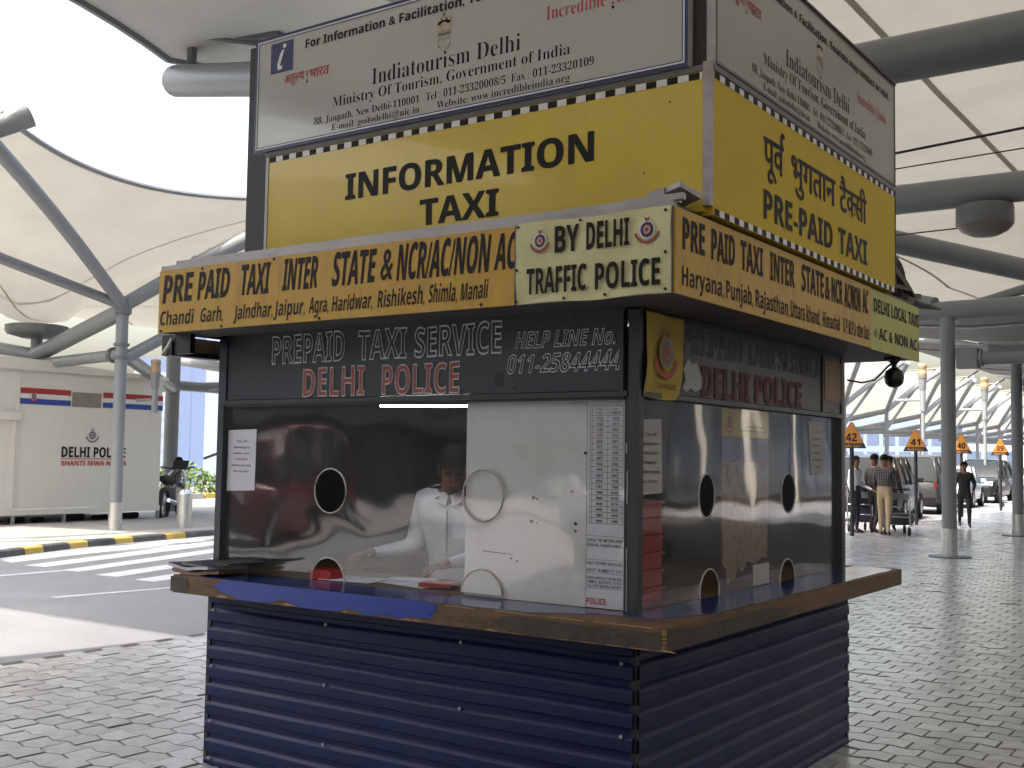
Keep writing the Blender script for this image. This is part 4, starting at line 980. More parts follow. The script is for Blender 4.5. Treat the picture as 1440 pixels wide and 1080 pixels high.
# side boards
o2 = MB().box((.301, -.300, 2.196), (.310, 1.955, 2.512)).build('painted_board', M['orange_board'], booth, label='orange hand painted board listing states on the side face')
fP = dict(o=(.310, 0, 0), u=(0, 1, 0), v=(0, 0, 1), nrm=(1, 0, 0))
def g1(px):  # y from horizontal place along the board
    return px
TW([('PRE', -.245, -.062), ('PAID', .00, .215), ('TAXI', .275, .50), ('INTER', .58, .86), ('STATE', .95, 1.235), ('&', 1.255, 1.32), ('NCR', 1.345, 1.50), ('AC/NON', 1.53, 1.775, -.004), ('AC', 1.81, 1.90)], fP, 2.366, .118, 'paintink', o2, bold=.022, wob=.02)
TW([('Haryana,', -.250, .115), ('Punjab,', .135, .40), ('Rajasthan,', .425, .80), ('Uttara khand,,', .815, 1.20), ('Himachal', 1.22, 1.46), ('U.P,', 1.51, 1.58), ('M.P,&', 1.59, 1.70), ('other State', 1.72, 1.915)], fP, 2.232, .072, 'paintink', o2, bold=.014, wob=.03)
gb = MB().box((.301, 1.957, 2.190), (.309, 2.855, 2.508)).build('flex_board', M['greenboard'], booth, label='greenish board reading DELHI LOCAL TAXI')
fG = dict(o=(.309, 0, 0), u=(0, 1, 0), v=(0, 0, 1), nrm=(1, 0, 0))
T('DELHI LOCAL TAXI', fG, 2.0, 2.85, 2.392, .071, 'ink', gb, bold=.035); T('AC & NON AC', fG, 2.085, 2.80, 2.252, .062, 'ink', gb, bold=.035)
emblem(fG, 2.03, 2.285, .03, gb, back=M['greenboard']); emblem(fG, 2.84, 2.28, .03, gb, back=M['greenboard'])

# ---- upper sign tower
b = MB(); b.box((-2.30, .0, 2.536), (.262, 2.33, 3.70)); b.build('sign_tower', M['black'], booth)
b = MB()
b.box((-2.50, -.270, 2.5355), (.30, -.235, 2.562)); b.box((.10, -.30, 2.5365), (.335, -.2705, 2.560)); b.obox((.25, -.17, 2.580), (.065, -.02, .012), (.0, .09, -.006), (0, 0, .010)); b.obox((.215, -.255, 2.572), (.03, .006, .008), (0, .02, 0), (0, 0, .016))
b.build('flashing', M['galv'], booth)
b = MB(); b.box((-2.574, -.302, 2.5115), (.30, -.2705, 2.5355)); b.build('flashing_lip', M['galv'], booth)
ys = MB().box((-2.075, -.058, 2.54), (.300, -.001, 3.082)).build('yellow_sign', M['signyellow'], booth, label='yellow sign panel reading INFORMATION TAXI')
fY = dict(o=(0, -.058, 0), u=(1, 0, 0), v=(0, 0, 1), nrm=(0, -1, 0))
T('INFORMATION', fY, -1.546, -.183, 2.802, .121, 'ink', ys, bold=.042); T('TAXI', fY, -1.087, -.655, 2.630, .116, 'ink', ys, bold=.042)
b = MB(); c_ = MB(); n_ = 0; x = -2.07
while x < .29:
    q = (b if n_ % 2 == 0 else c_); q.add([(x, -.0595, 3.052), (min(x+.0462, .296), -.0595, 3.052), (min(x+.0462, .296), -.0595, 3.0785), (x, -.0595, 3.0785)], [(0, 1, 2, 3)]); x += .0462; n_ += 1
b.build('check_strip', M['ink'], ys, fix=False); c_.build('check_strip', M['gapink'], ys, fix=False)
ysr = MB().box((.262, -.03, 2.528), (.330, 2.315, 3.088)).build('yellow_sign', M['signyellow_r'], booth, label='yellow sign panel reading PRE-PAID TAXI in Hindi and English')
fZ = dict(o=(.330, 0, 0), u=(0, 1, 0), v=(0, 0, 1), nrm=(1, 0, 0))
T('PRE-PAID', fZ, .463, 1.300, 2.605, .123, 'ink', ysr, bold=.042); T('TAXI', fZ, 1.385, 1.821, 2.607, .123, 'ink', ysr, bold=.042)
for (zz0, zz1) in ((3.060, 3.086), (2.529, 2.555)):
    b = MB(); c_ = MB(); n_ = 0; x = -.02
    while x < 2.31:
        q = (b if n_ % 2 == 0 else c_); q.add([(.3315, x, zz0), (.3315, min(x+.0462, 2.312), zz0), (.3315, min(x+.0462, 2.312), zz1), (.3315, x, zz1)], [(0, 1, 2, 3)]); x += .0462; n_ += 1
    b.build('check_strip', M['ink'], ysr, fix=False); c_.build('check_strip', M['gapink'], ysr, fix=False)
# Hindi lettering
def clipx(vs, fs, xmax):
    bm = bmesh.new(); vv = [bm.verts.new(p) for p in vs]
    for f in fs:
        try: bm.faces.new([vv[i] for i in f])
        except ValueError: pass
    bmesh.ops.bisect_plane(bm, geom=list(bm.verts)+list(bm.edges)+list(bm.faces), plane_co=(xmax, 0, 0), plane_no=(1, 0, 0), clear_outer=True)
    bm.verts.index_update(); V = [tuple(v.co) for v in bm.verts]; Fc = [tuple(v.index for v in f.verts) for f in bm.faces]; bm.free(); return V, Fc
def gw(s): 
    v, f = text_raw(s, 0.0); xs = [p[0] for p in v]; return v, f, max(xs)
def hindi(parts, fr, u0, u1, v0, h, m, par, bold=0.0, fat=.022):
    V = []; Fc = []; x = 0
    for p in parts:
        s_, mode = p[0], (p[1] if len(p) > 1 else None)
        vs, fs = text_raw(s_, bold) if s_ else ([], [])
        wd = max([q[0] for q in vs] or [0])
        if mode == 'half': vs, fs = clipx(vs, fs, p[2]*wd); wd = p[2]*wd
        if mode == 'reph':   # hook above the previous letter
            pts = [(-.06, .60), (-.10, .68), (-.13, .78), (-.08, .86), (.0, .87), (.03, .82)]; wv = .05; n = len(V)
            for a, (px, py) in enumerate(pts):
                dx = pts[min(a+1, 5)][0]-pts[max(a-1, 0)][0]; dy = pts[min(a+1, 5)][1]-pts[max(a-1, 0)][1]; l = math.hypot(dx, dy)
                V += [(x+px-dy/l*wv, py+dx/l*wv, 0), (x+px+dy/l*wv, py-dx/l*wv, 0)]
            Fc += [(n+2*i, n+2*i+1, n+2*i+3, n+2*i+2) for i in range(5)]; continue
        adv = p[3] if len(p) > 3 else wd-.005
        o_ = len(V); V += [(q[0]+x, q[1], 0) for q in vs]; Fc += [tuple(i+o_ for i in f) for f in fs]; x += adv
    xs = [q[0] for q in V]; x0, x1 = min(xs), max(xs); sx = (u1-u0)/(x1-x0); sy = h/.62
    o = Vector(fr['o']); u = Vector(fr['u']); v = Vector(fr['v']); n = Vector(fr['nrm'])
    b = MB()
    for i, (dx, dy) in enumerate(((0, 0), (-fat, 0), (fat, 0), (0, fat*.6), (0, -fat*.6))):
        b.add([o+u*(u0+(q[0]+dx-x0)*sx)+v*(v0+(q[1]+dy)*sy)+n*(.0015+.0003*i) for q in V], Fc)
    return b.build('lettering', M[m], par, fix=False)
hindi([('पूव',), ('', 'reph')], fZ, .463, .692, 2.822, .128, 'ink', ysr)
hindi([('भुगतान',)], fZ, .775, 1.340, 2.818, .125, 'ink', ysr)
hindi([('टै',), ('क', 'half', .80), ('सी',)], fZ, 1.409, 1.814, 2.818, .120, 'ink', ysr)
# posts and angle trims of the sign tower
b = MB(); b.box((.3005, -.062, 2.56), (.332, -.0305, 3.118)); b.box((-2.093, -.062, 2.54), (-2.0755, -.002, 3.10)); b.build('sign_post', M['galv'], booth)
b = MB(); b.box((-2.10, -.064, 3.0825), (.300, -.002, 3.106)); b.box((.264, -.030, 3.0885), (.336, 2.33, 3.112)); b.build('sign_angle', M['steel_dk'], booth)
b = MB(); b.box((.262, 2.3155, 2.53), (.333, 2.328, 3.70)); b.box((.2625, -.03, 3.689), (.338, 2.33, 3.70)); b.build('sign_edge', M['black'], booth)
def white_sign(fr, x0, x1, z0, z1, par_lbl, dx, thickbox, side):
    s = MB().box(*thickbox).build('white_sign', M['signwhite' if side == 'L' else 'signwhite_r'], booth, label=par_lbl)
    o = Vector(fr['o']); u = Vector(fr['u']); v = Vector(fr['v']); n = Vector(fr['nrm'])
    def frame(a, w_, m, off, nm):
        P = [rect(x0+a, z0+a, x1-a, z0+a+w_), rect(x0+a, z1-a-w_, x1-a, z1-a), rect(x0+a, z0+a+w_, x0+a+w_, z1-a-w_), rect(x1-a-w_, z0+a+w_, x1-a, z1-a-w_)]
        flat(fr['o'], fr['u'], fr['v'], fr['nrm'], off, P, M[m], s, nm)
    if side == 'L':
        frame(0, .014, 'navyink', .003, 'border'); frame(.014, .007, 'gapink', .002, 'border'); frame(.021, .0045, 'navyink', .002, 'border')
    else:
        frame(.0, .010, 'ink', .002, 'border'); frame(.016, .003, 'greyink', .002, 'border')
    D = dx
    T('For Information & Facilitation, Tourists may contact or visit :', fr, -1.821+D, -.843+D, 3.586 if side == 'L' else 3.574, .042 if side == 'L' else .036, 'ink', s, bold=.022, prefix='For Information & Facilitation,')
    T('Indiatourism Delhi', fr, -1.380+D, -.539+D, 3.324, .080, 'ink', s, serif=True)
    T('Ministry Of Tourism, Government of India', fr, -1.629+D, -.290+D, 3.258, .052, 'ink', s, serif=True)
    T('88, Janpath, New Delhi-110001', fr, -1.749+D, -1.090+D, 3.191, .036, 'ink', s, serif=True)
    T('Tel : 011-23320008/5  Fax : 011-23320109', fr, -1.052+D, -.175+D, 3.192, .037, 'ink', s, serif=True)
    T('E-mail: goitodelhi@nic.in', fr, -1.632+D, -1.089+D, 3.145, .034, 'ink', s, serif=True)
    T('Website: www.incredibleindia.org', fr, -.988+D, -.290+D, 3.143, .036, 'ink', s, serif=True)
    T('Incredible', fr, -.409+D, -.121+D, 3.424, .062, 'redink', s, serif=True); T('India', fr, -.072+D, .075+D, 3.424, .062, 'redink', s, serif=True)
    T('!', fr, -.096+D, -.083+D, 3.424, .062, 'redink', s)
    flat(**fr, off=.0016, polys=[disc(-.088+D, 3.411, .007)], m=M['ink'], parent=s, name='dot')
    hindi([('अतु',), ('ल', 'half', .72), ('य',)], fr, -1.964+D, -1.825+D, 3.432, .040, 'redink', s, fat=.012)
    T('!', fr, -1.812+D, -1.80+D, 3.425, .048, 'redink', s); flat(**fr, off=.0016, polys=[disc(-1.806+D, 3.416, .006)], m=M['ink'], parent=s, name='dot')
    hindi([('भारत',)], fr, -1.790+D, -1.658+D, 3.430, .042, 'redink', s, fat=.012)
    # national emblem in tan: lions on abacus over an open bell
    cx = -.955+D; cz = 3.425
    P = [disc(cx, cz+.128, .017, .020), disc(cx-.025, cz+.118, .016, .019), disc(cx+.025, cz+.118, .016, .019), disc(cx, cz+.148, .009, .009, 10),
         [(cx-.034, cz+.068), (cx+.034, cz+.068), (cx+.040, cz+.105), (cx+.020, cz+.118), (cx-.020, cz+.118), (cx-.040, cz+.105)], rect(cx-.042, cz+.050, cx+.042, cz+.060)]
    P += [rect(cx-.030+.012*i, cz+.028, cx-.024+.012*i, cz+.066) for i in range(6)]
    P += arcband(cx, cz+.012, .030, .035, 200, 340)+arcband(cx-.02, cz+.016, .016, .021, 90, 260, 8)+arcband(cx+.02, cz+.016, .016, .021, -80, 90, 8)+[rect(cx-.034, cz-.003, cx+.034, cz+.002)]
    flat(**fr, off=.0016, polys=P, m=M['goldink'], parent=s, name='national_emblem')
    if side == 'L':
        flat(**fr, off=.0016, polys=[rect(-2.063, 3.496, -1.906, 3.650)], m=M['navyink'], parent=s, name='info_square')
        P = [disc(-1.966, 3.634-.006, .012, .012, 14), [(-2.012, 3.512), (-1.984, 3.512), (-1.978, 3.530), (-1.990, 3.527), (-1.996, 3.534), (-1.968, 3.610), (-1.980, 3.610), (-1.995, 3.594), (-2.016, 3.540)]]
        flat(**fr, off=.0024, polys=P, m=M['gapink'], parent=s, name='info_letter')
    return s
fW = dict(o=(0, -.075, 0), u=(1, 0, 0), v=(0, 0, 1), nrm=(0, -1, 0))
white_sign(fW, -2.170, .292, 3.108, 3.695, 'white tourist office board with navy border on the street side', 0.0, ((-2.170, -.075, 3.108), (.262, -.002, 3.695)), 'L') if False else None
white_sign(fW, -2.172, .245, 3.108, 3.690, 'white tourist office board with navy border on the street side', 0.0, ((-2.172, -.075, 3.108), (.245, -.002, 3.690)), 'L')
b = MB(); b.box((.2455, -.035, 3.112), (.292, .03, 3.70)); b.box((.2925, -.033, 3.113), (.300, -.005, 3.70)); b.build('sign_gap', mat('brown_black_sheet', (.03, .022, .018), .5), booth)
fV = dict(o=(.333, 0, 0), u=(0, 1, 0), v=(0, 0, 1), nrm=(1, 0, 0))
white_sign(fV, -.022, 2.312, 3.113, 3.688, 'white tourist office board without navy border on the side face', 2.083, ((.264, -.022, 3.113), (.333, 2.312, 3.688)), 'R')
b = MB(); b.box((.3005, -.030, 3.113), (.336, -.0225, 3.69)); b.build('sign_post', M['galv'], booth)
b = MB(); b.lathe([(.0035, -.002), (.0035, .001)], (.16, -.060, 2.985), 8, 'y'); b.lathe([(.0035, -.002), (.0035, .001)], (.05, -.060, 2.72), 8, 'y'); b.build('bolt', M['black'], booth)
# rubbish bundled on the fascia roof behind the tower
bnd = MB(); q = random.Random(4)
for i in range(34):
    c = Vector((q.uniform(-.15, .18), q.uniform(2.45, 3.15), 2.55)); c.z += q.uniform(0, .20)*(3.3-c.y); a = q.uniform(-.5, .5)
    bnd.obox(c, (q.uniform(.08, .15), a*.08, q.uniform(-.03, .02)), (-.05*a, q.uniform(.08, .18), q.uniform(-.05, .02)), (0, 0, q.uniform(.006, .02)))
tag(bnd.build('scrap_bundle', mat('dusty_scrap_sheets', (.12, .11, .10), .8, var=.4)), 'bundle of dusty sheets heaped on the kiosk roof edge behind the tall signs', 'scrap')
bg_ = MB()
P = []
for i in range(9):
    t = i/8; r = .14*math.sin(math.pi*(.12+.8*t))**.6
    P.append((r, t*.32))
bg_.lathe(P, (.16, 2.62, 2.5), 14); ob = bg_.build('sack', mat('dark_brown_sack', (.035, .025, .02), .85, var=.4, bump=.8, bscale=12), smooth=True); tag(ob, 'dark brown sack tied on the roof edge behind the yellow sign', 'sack')

# ================================================================== SURROUNDINGS
# small globe camera hanging under the board end, with its cable
c = thing('globe_camera', 'black globe security camera hanging below the green board corner', 'camera', (.22, 2.66, 2.2))
b = MB(); b.lathe([(.035, 0), (.04, -.012), (.018, -.03), (.014, -.055)], (0, 0, 0), 14); b.obox((0, -.03, -.008), (.03, 0, 0), (0, .06, 0), (0, 0, .008)); b.build('mount', M['blackplastic'], c, smooth=True)
b = MB(); b.lathe([(.02, -.055), (.048, -.075), (.056, -.11), (.05, -.145), (.03, -.165), (.004, -.172)], (0, 0, 0), 18); b.build('globe', M['blackplastic'], c, smooth=True)
b = MB(); b.tube([(-.22, -.16, -.13), (-.15, -.12, -.145), (-.08, -.1, -.13), (-.02, -.05, -.05), (0, 0, -.02)], .006, 6); b.build('cable', M['cable'], c, smooth=True)
# drum floodlight hung under the cross tube
d = thing('drum_lamp', 'round grey drum lamp hanging under the second dark tube at right', 'lamp', (-.66, 9.1, 4.0))
b = MB(); b.lathe([(.29, .43), (.30, .40), (.30, .22), (.285, .20)], (0, 0, 0), 28); b.build('housing', M['steel_dk'], d, smooth=True)
b = MB(); b.lathe([(.285, .199), (.24, .15), (.14, .10), (.04, .085)], (0, 0, 0), 28); b.build('diffuser', mat('dull_diffuser', (.17, .155, .135), .4), d, smooth=True)
b = MB(); b.tube([(0, 0, .43), (0, 0, .62)], .05, 10); b.build('stem', M['steel_dk'], d, smooth=True)
for i, (p, r, lb) in enumerate(([[(-2.4, 6, 4.26), (-.71, 6, 4.31), (.6, 6.1, 4.42), (3, 6.4, 4.9)], .012, 'thick dark cable sagging across the canopy above the drum lamp'], [[(-2.4, 6, 4.17), (-.71, 6, 4.17), (.4, 6.05, 4.22), (3, 6.3, 4.6)], .006, 'thin dark wire just below the thick cable'], [[(-3, 9.0, 4.17), (-1.6, 9.05, 4.19), (-.9, 9.1, 4.21)], .008, 'thin wire running into the side of the drum lamp'])):
    pts = [Vector(q) for q in p]; sm = []
    for a, b_ in zip(pts, pts[1:]):
        for k in range(5): sm.append(a.lerp(b_, k/5))
    sm.append(pts[-1])
    b = MB(); b.tube(sm, r, 6); tag(b.build('overhead_cable', M['cable'], smooth=True), lb, 'cable')

# uplight lamps on short brackets
def uplight(x, y, z, s, lab, dirx=-1):
    t = thing('cylinder_lamp', lab, 'lamp', (x, y, z), group='cylinder lamps with tan caps')
    b = MB(); b.lathe([(.085*s, .40*s), (.095*s, .42*s), (.095*s, .50*s), (.088*s, .51*s), (.088*s, .58*s), (.095*s, .59*s), (.095*s, .66*s), (.08*s, .68*s)], (0, 0, 0), 14); b.build('cap', M['lampcap'], t, smooth=True)
    b = MB(); b.lathe([(.10*s, .375*s), (.10*s, .399*s), (.07*s, .40*s)], (0, 0, 0), 14); b.lathe([(.06*s, .10*s), (.075*s, .16*s), (.078*s, .30*s), (.09*s, .375*s)], (0, 0, 0), 14); b.build('lamp_body', M['greyplastic'], t, smooth=True)
    b = MB(); b.tube([(0, 0, -.35*s), (0, 0, .1*s)], .06*s, 10); b.tube([(0, 0, -.1*s), (.55*s*dirx, 0, -.1*s)], .03*s, 8); b.build('stem', M['steel'], t, smooth=True)
uplight(-16.05, 10.05, 2.70, 1.0, 'tan capped cylinder lamp in front of the police cabin stripes')
uplight(-9.6, 40.0, 4.15, 1.75, 'tan capped cylinder lamp above the orange sign 41')
uplight(-8.8, 46.5, 4.05, 1.75, 'tan capped cylinder lamp between the two right-hand posts')
for x, y, zt in ((-9.6, 40.0, 4.0), (-8.8, 46.5, 3.9)):
    o = MB().tube([(x, y, 0), (x, y, zt)], .07, 10).build('lamp_post', M['steel'], smooth=True); tag(o, 'slim grey post under the tan capped lamp %s' % ('above sign 41' if y < 42 else 'between the right-hand posts'), 'post')

# ---- police cabin
cb = thing('police_cabin', 'off-white police cabin with red white and blue band beyond the zebra crossing', 'cabin', (-19.1, 9.0, .1))
def cpart(nm, b, m, **k): return b.build(nm, m, cb, **k)
O_ = Vector((-19.1, 9.0, .1))
def W_(x, y, z): return (x-O_.x, y-O_.y, z-O_.z)
b = MB()
roofp = [(-22.5, 3.05), (-21.5, 3.33), (-20.3, 3.42), (-19.1, 3.24)]
sec = [(-22.5, .38), (-19.1, .38), (-19.1, 3.24)]+[(-20.3, 3.34), (-21.5, 3.28), (-22.5, 3.05)]
b = MB()
b.prism([(x-O_.x, z-O_.z) for x, z in [(-22.5, .40), (-19.1, .40), (-19.1, 3.22), (-22.5, 3.22)]], (0, 3.5-9.0, 0), (1, 0, 0), (0, 0, 1), (0, 9.1, 0)); cpart('wall', b, M['cabin_dirt'])
b = MB()
P = []
for i in range(13):
    y = 3.4+(12.72-3.4)*i/12; zc = 3.30+.30*math.sin(max(0, (12.6-y)/9.2)*math.pi*.55)
    P.append([W_(-19.04, y, 3.215), W_(-19.04, y, zc-.04), W_(-19.2, y, zc), W_(-22.6, y, zc+.02)])
b.grid(P); cpart('roof', b, M['cabin'])
b = MB(); b.box(W_(-19.102, 3.6, .28), W_(-19.09, 12.62, .398)); b.box(W_(-22.4, 12.5, .28), W_(-19.1, 12.6, .398)); cpart('sill', b, M['cabin_dirt'])
b = MB(); b.box(W_(-19.095, 9.055, .42), W_(-19.075, 9.10, 3.2)); cpart('corner_trim', b, M['cabin'])
b = MB(); b.box(W_(-19.095, 7.2, 2.19), W_(-19.03, 9.12, 2.36)); b.box(W_(-19.095, 8.96, .42), W_(-19.06, 9.04, 2.188)); cpart('door_frame', b, M['cabin'])
b = MB(); b.box(W_(-19.098, 7.6, .42), W_(-19.085, 8.955, 2.185)); cpart('door', b, M['cabin'], label='large plain cabin door at the photo edge')
for y in (4.2, 6.5, 9.07, 10.22, 12.58):
    b = MB(); b.box(W_(-19.14, y-.03, .10), W_(-19.08, y+.03, .28)); cpart('leg', b, M['steel'])
for y0, y1 in ((9.12, 10.27), (11.05, 12.62)):
    for z0, z1, mm_ in ((2.745, 2.86, 'bandred'), (2.645, 2.744, 'bandwhite'), (2.53, 2.644, 'bandblue')):
        b = MB(); b.add([W_(-19.094, y0, z0), W_(-19.094, y1, z0), W_(-19.094, y1, z1), W_(-19.094, y0, z1)], [(0, 1, 2, 3)]); cpart('band', b, M[mm_], fix=False)
b = MB(); b.box(W_(-19.098, 10.30, 2.52), W_(-19.088, 11.0, 2.83)); cpart('vent_panel', b, mat('weathered_vent', (.2, .185, .15), .7, var=.15))
fc = dict(o=(.008, -9.0, -.1), u=(0, 1, 0), v=(0, 0, 1), nrm=(1, 0, 0))
T('DELHI POLICE', fc, 10.10, 11.66, 1.46, .215, 'ink', cb, bold=.04)
T('SHANTI SEWA NYAYA', fc, 10.10, 11.70, 1.285, .10, 'redink2', cb, bold=.03)
emblem(fc, 10.82, 1.93, .16, cb, back=M['cabin'], ring=M['greyink'], core=M['greyink'], rib=M['greyink'])
emblem(fc, 9.42, 2.69, .10, cb, back=M['paper_g'])
b = MB(); b.add([W_(-19.0925, 10.08, 1.42), W_(-19.0925, 11.45, 1.42), W_(-19.0925, 11.45, 1.435), W_(-19.0925, 10.08, 1.435)], [(0, 1, 2, 3)]); cpart('rule', b, M['redink2'], fix=False)
# stuff stored below the cabin
for i, (y, l, z) in enumerate(((9.25, .35, .12), (9.75, .3, .1), (10.5, .5, .14), (11.2, .4, .11), (11.9, .5, .13))):
    b = MB(); b.tube([(-19.5, y, .1+z/2), (-19.6, y+l, .1+z/2)], z/2, 8); tag(b.build('pipe_bundle', M['rubber'], smooth=True), 'dark pipe end lying under the police cabin, number %s from its door' % ('one', 'two', 'three', 'four', 'five')[i], 'pipe')

# ---- bollard
bo = thing('bollard', 'short stainless steel bollard on the kerb right of the police cabin', 'bollard', (-16.17, 10.95, .1))
b = MB(); b.tube([(0, 0, 0), (0, 0, .66)], .15, 20); b.build('body', M['stainless'], bo, smooth=True)
b = MB(); b.lathe([(.152, .66), (.152, .67), (.10, .75), (.03, .77)], (0, 0, 0), 20); b.build('cap', M['stainless'], bo, smooth=True)

# ---- motorcycle
mc = thing('motorcycle', 'black motorcycle parked behind the steel bollard beside the cabin', 'motorcycle', (-19.75, 13.5, .1), R(125)); mc.scale = (1.12, 1.12, 1.12)
for x in (-.62, .62):
    b = MB(); k = 20
    P = [[((x+(.30+.055*math.cos(a))*math.cos(t)), .055*math.sin(a), .31+(.30+.055*math.cos(a))*math.sin(t)-.045) for a in [2*math.pi*q/8 for q in range(9)]] for t in [2*math.pi*q/k for q in range(k+1)]]
    b.grid(P); wb = b.build('wheel', M['rubber'], mc, smooth='all')
    b = MB()
    for q in range(8):
        a = math.pi*q/8; b.tube([(x+.26*math.cos(a), 0, .265+.26*math.sin(a)), (x-.26*math.cos(a), 0, .265-.26*math.sin(a))], .007, 4)
    b.build('spoke', M['chrome'], wb)
b = MB(); b.tube([(-.15, 0, .74), (.05, 0, .80), (.25, 0, .84), (.38, 0, .78)], [.10, .15, .15, .07], 12); b.build('fuel_tank', M['car_black'], mc, smooth=True)
b = MB(); b.tube([(-.78, 0, .80), (-.5, 0, .76), (-.15, 0, .74)], [.06, .11, .09], 10); b.build('seat', M['rubber'], mc, smooth=True)
b = MB(); b.obox((.0, 0, .42), (.2, 0, 0), (0, .12, 0), (0, 0, .17)); b.tube([(.38, 0, .8), (.05, 0, .35), (-.3, 0, .35), (-.5, 0, .7)], .03, 6); b.build('engine', M['greyplastic'], mc)
b = MB(); b.tube([(.62, .09, .28), (.40, .09, .86)], .025, 6); b.tube([(.62, -.09, .28), (.40, -.09, .86)], .025, 6); b.build('fork', M['chrome'], mc)
b = MB(); b.tube([(.28, .36, 1.02), (.38, .12, .98), (.38, -.12, .98), (.28, -.36, 1.02)], .018, 6); b.build('handlebar', M['black'], mc)
b = MB(); b.tube([(.46, 0, .86), (.58, 0, .86)], [.09, .10], 12); b.build('headlight', M['lens_w'], mc, smooth=True)
b = MB(); b.tube([(-.1, -.15, .25), (-.85, -.17, .36)], .045, 8); b.build('exhaust', M['chrome'], mc, smooth=True)
b = MB(); b.obox((.50, 0, 1.06), (.05, 0, .1), (0, .16, 0), (.02, 0, 0)); b.build('windscreen', M['blackplastic'], mc)
# parasol-like barrier arm above
ba = thing('barrier_arm', 'thin dark barrier arm beside the post right of the cabin', 'barrier', (-19.5, 14.9, .1))
b = MB(); b.tube([(0, 0, 0), (0, 0, 1.55)], .04, 8); b.build('stand', M['steel'], ba); b = MB(); b.tube([(-1.2, .3, 1.35), (.55, -.1, 1.68)], .035, 8); b.build('arm', M['black'], ba)

# ---- hedge and far pale building at left
hd = MB(); q = random.Random(8)
for i in range(5200):
    t = q.random(); c = Vector((-35, 17, 0)).lerp(Vector((-27.5, 29, 0)), t)
    n = Vector((.85, -.53, 0)); u_ = q.uniform(-1, 1); h = .95+.14*math.sin(t*40)+.1*math.sin(t*17)
    a = q.uniform(0, math.pi); rr_ = .62*(.6+.4*q.random()**.4)
    p = c+n*(rr_*math.cos(a))+Vector((0, 0, .12+h*math.sin(a)*q.uniform(.55, 1)))
    s1 = Vector((q.uniform(-1, 1), q.uniform(-1, 1), q.uniform(-.6, 1))).normalized()*.085; s2 = s1.cross(Vector((q.uniform(-1, 1), q.uniform(-1, 1), q.uniform(-1, 1)))).normalized()*.045
    hd.add([p-s1, p+s2, p+s1, p-s2], [(0, 1, 2, 3)])
hr = thing('hedge', 'clipped bright green hedge behind the motorcycle', 'hedge', (-31, 23, 0))
hd.v = [tuple(Vector(v)-Vector((-31, 23, 0))) for v in hd.v]
lf = hd.build('foliage', M['leaf'], hr, fix=False); lf['kind'] = 'stuff'
b = MB(); 
for i in range(30):
    c = Vector((-35, 17, 0)).lerp(Vector((-27.5, 29, 0)), i/29)-Vector((-31, 23, 0)); b.tube([c, c+Vector((.1, .1, .8))], .03, 5)
st_ = b.build('stems', M['twig'], hr); st_['kind'] = 'stuff'

bd = thing('office_building', 'pale blue clad building with tall vertical bands behind the cabin', 'building', (-44, 33, 0), math.atan2(1.5, 1.2))
ux = Vector((1, 0, 0))
xs_ = [(-2.2, -.1, 'bldD'), (-.1, .6, 'bldA'), (.6, 1.25, 'bldA'), (1.25, 2.35, 'bldB'), (2.35, 3.3, 'bldC'), (3.3, 6.5, 'bldC'), (6.5, 12, 'bldA')]
hts = [6.35, 6.6, 9, 9, 9, 9.5, 9.5]
b = MB(); b.box((-2.15, .1, 0), (12, 14, 6.3)); b.box((-.05, .12, 6.31), (12, 14, 8.9)); b.build('wall', M['bldA'], bd)
for (a, c_, mm_), h in zip(xs_, hts):
    nrow = int(h/.8)
    if mm_ == 'bldD':
        for r in range(nrow): b = MB(); b.box((a+.01, -.02, r*.8+.012), (c_-.01, .095, r*.8+.788)); b.build('cladding_panel', M[mm_], bd)
    else: b = MB(); b.box((a+.005, -.02 if mm_ != 'bldB' else -.25, 0), (c_-.005, .095, h)); b.build('cladding_band', M[mm_], bd)

# ---- numbered parking signs
def bay_sign(num, x, y, lab, s=1.0):
    t = thing('bay_sign', lab, 'sign', (x, y, .02), R(6), group='orange triangular bay signs')
    b = MB(); b.tube([(0, 0, 0), (0, 0, 1.98)], .045, 10); b.build('post', M['slate_dk'], t, smooth=True)
    b = MB(); b.prism([(-.25, 1.98), (.25, 1.98), (.24, 2.01), (.025, 2.43), (-.025, 2.43), (-.24, 2.01)], (0, -.03, 0), (1, 0, 0), (0, 0, 1), (0, .06, 0)); tri = b.build('triangle_panel', M['signtri'], t)
    b = MB(); b.prism([(-.30, 1.87), (.30, 1.87), (.25, 1.979), (-.25, 1.979)], (0, -.05, 0), (1, 0, 0), (0, 0, 1), (0, .10, 0)); bs = b.build('base_strip', M['slate_dk'], t)
    ff = dict(o=(0, -.03, 0), u=(1, 0, 0), v=(0, 0, 1), nrm=(0, -1, 0))
    T(num, ff, -.115, .115, 2.02, .17, 'ink', tri, bold=.04)
    ff = dict(o=(0, -.05, 0), u=(1, 0, 0), v=(0, 0, 1), nrm=(0, -1, 0))
    T('Radio Taxi', ff, -.19, .19, 1.895, .05, 'signtri', bs, bold=.02)
    return t
bay_sign('42', -5.80, 20.2, 'orange triangular sign 42 beside the kiosk edge')
bay_sign('41', -5.99, 25.8, 'orange triangular sign 41 right of the men with trolleys')
bay_sign('40', -6.17, 31.3, 'orange triangular sign 40 half behind the grey post')
bay_sign('39', -6.30, 37.2, 'orange triangular sign 39 left of the outer grey post')

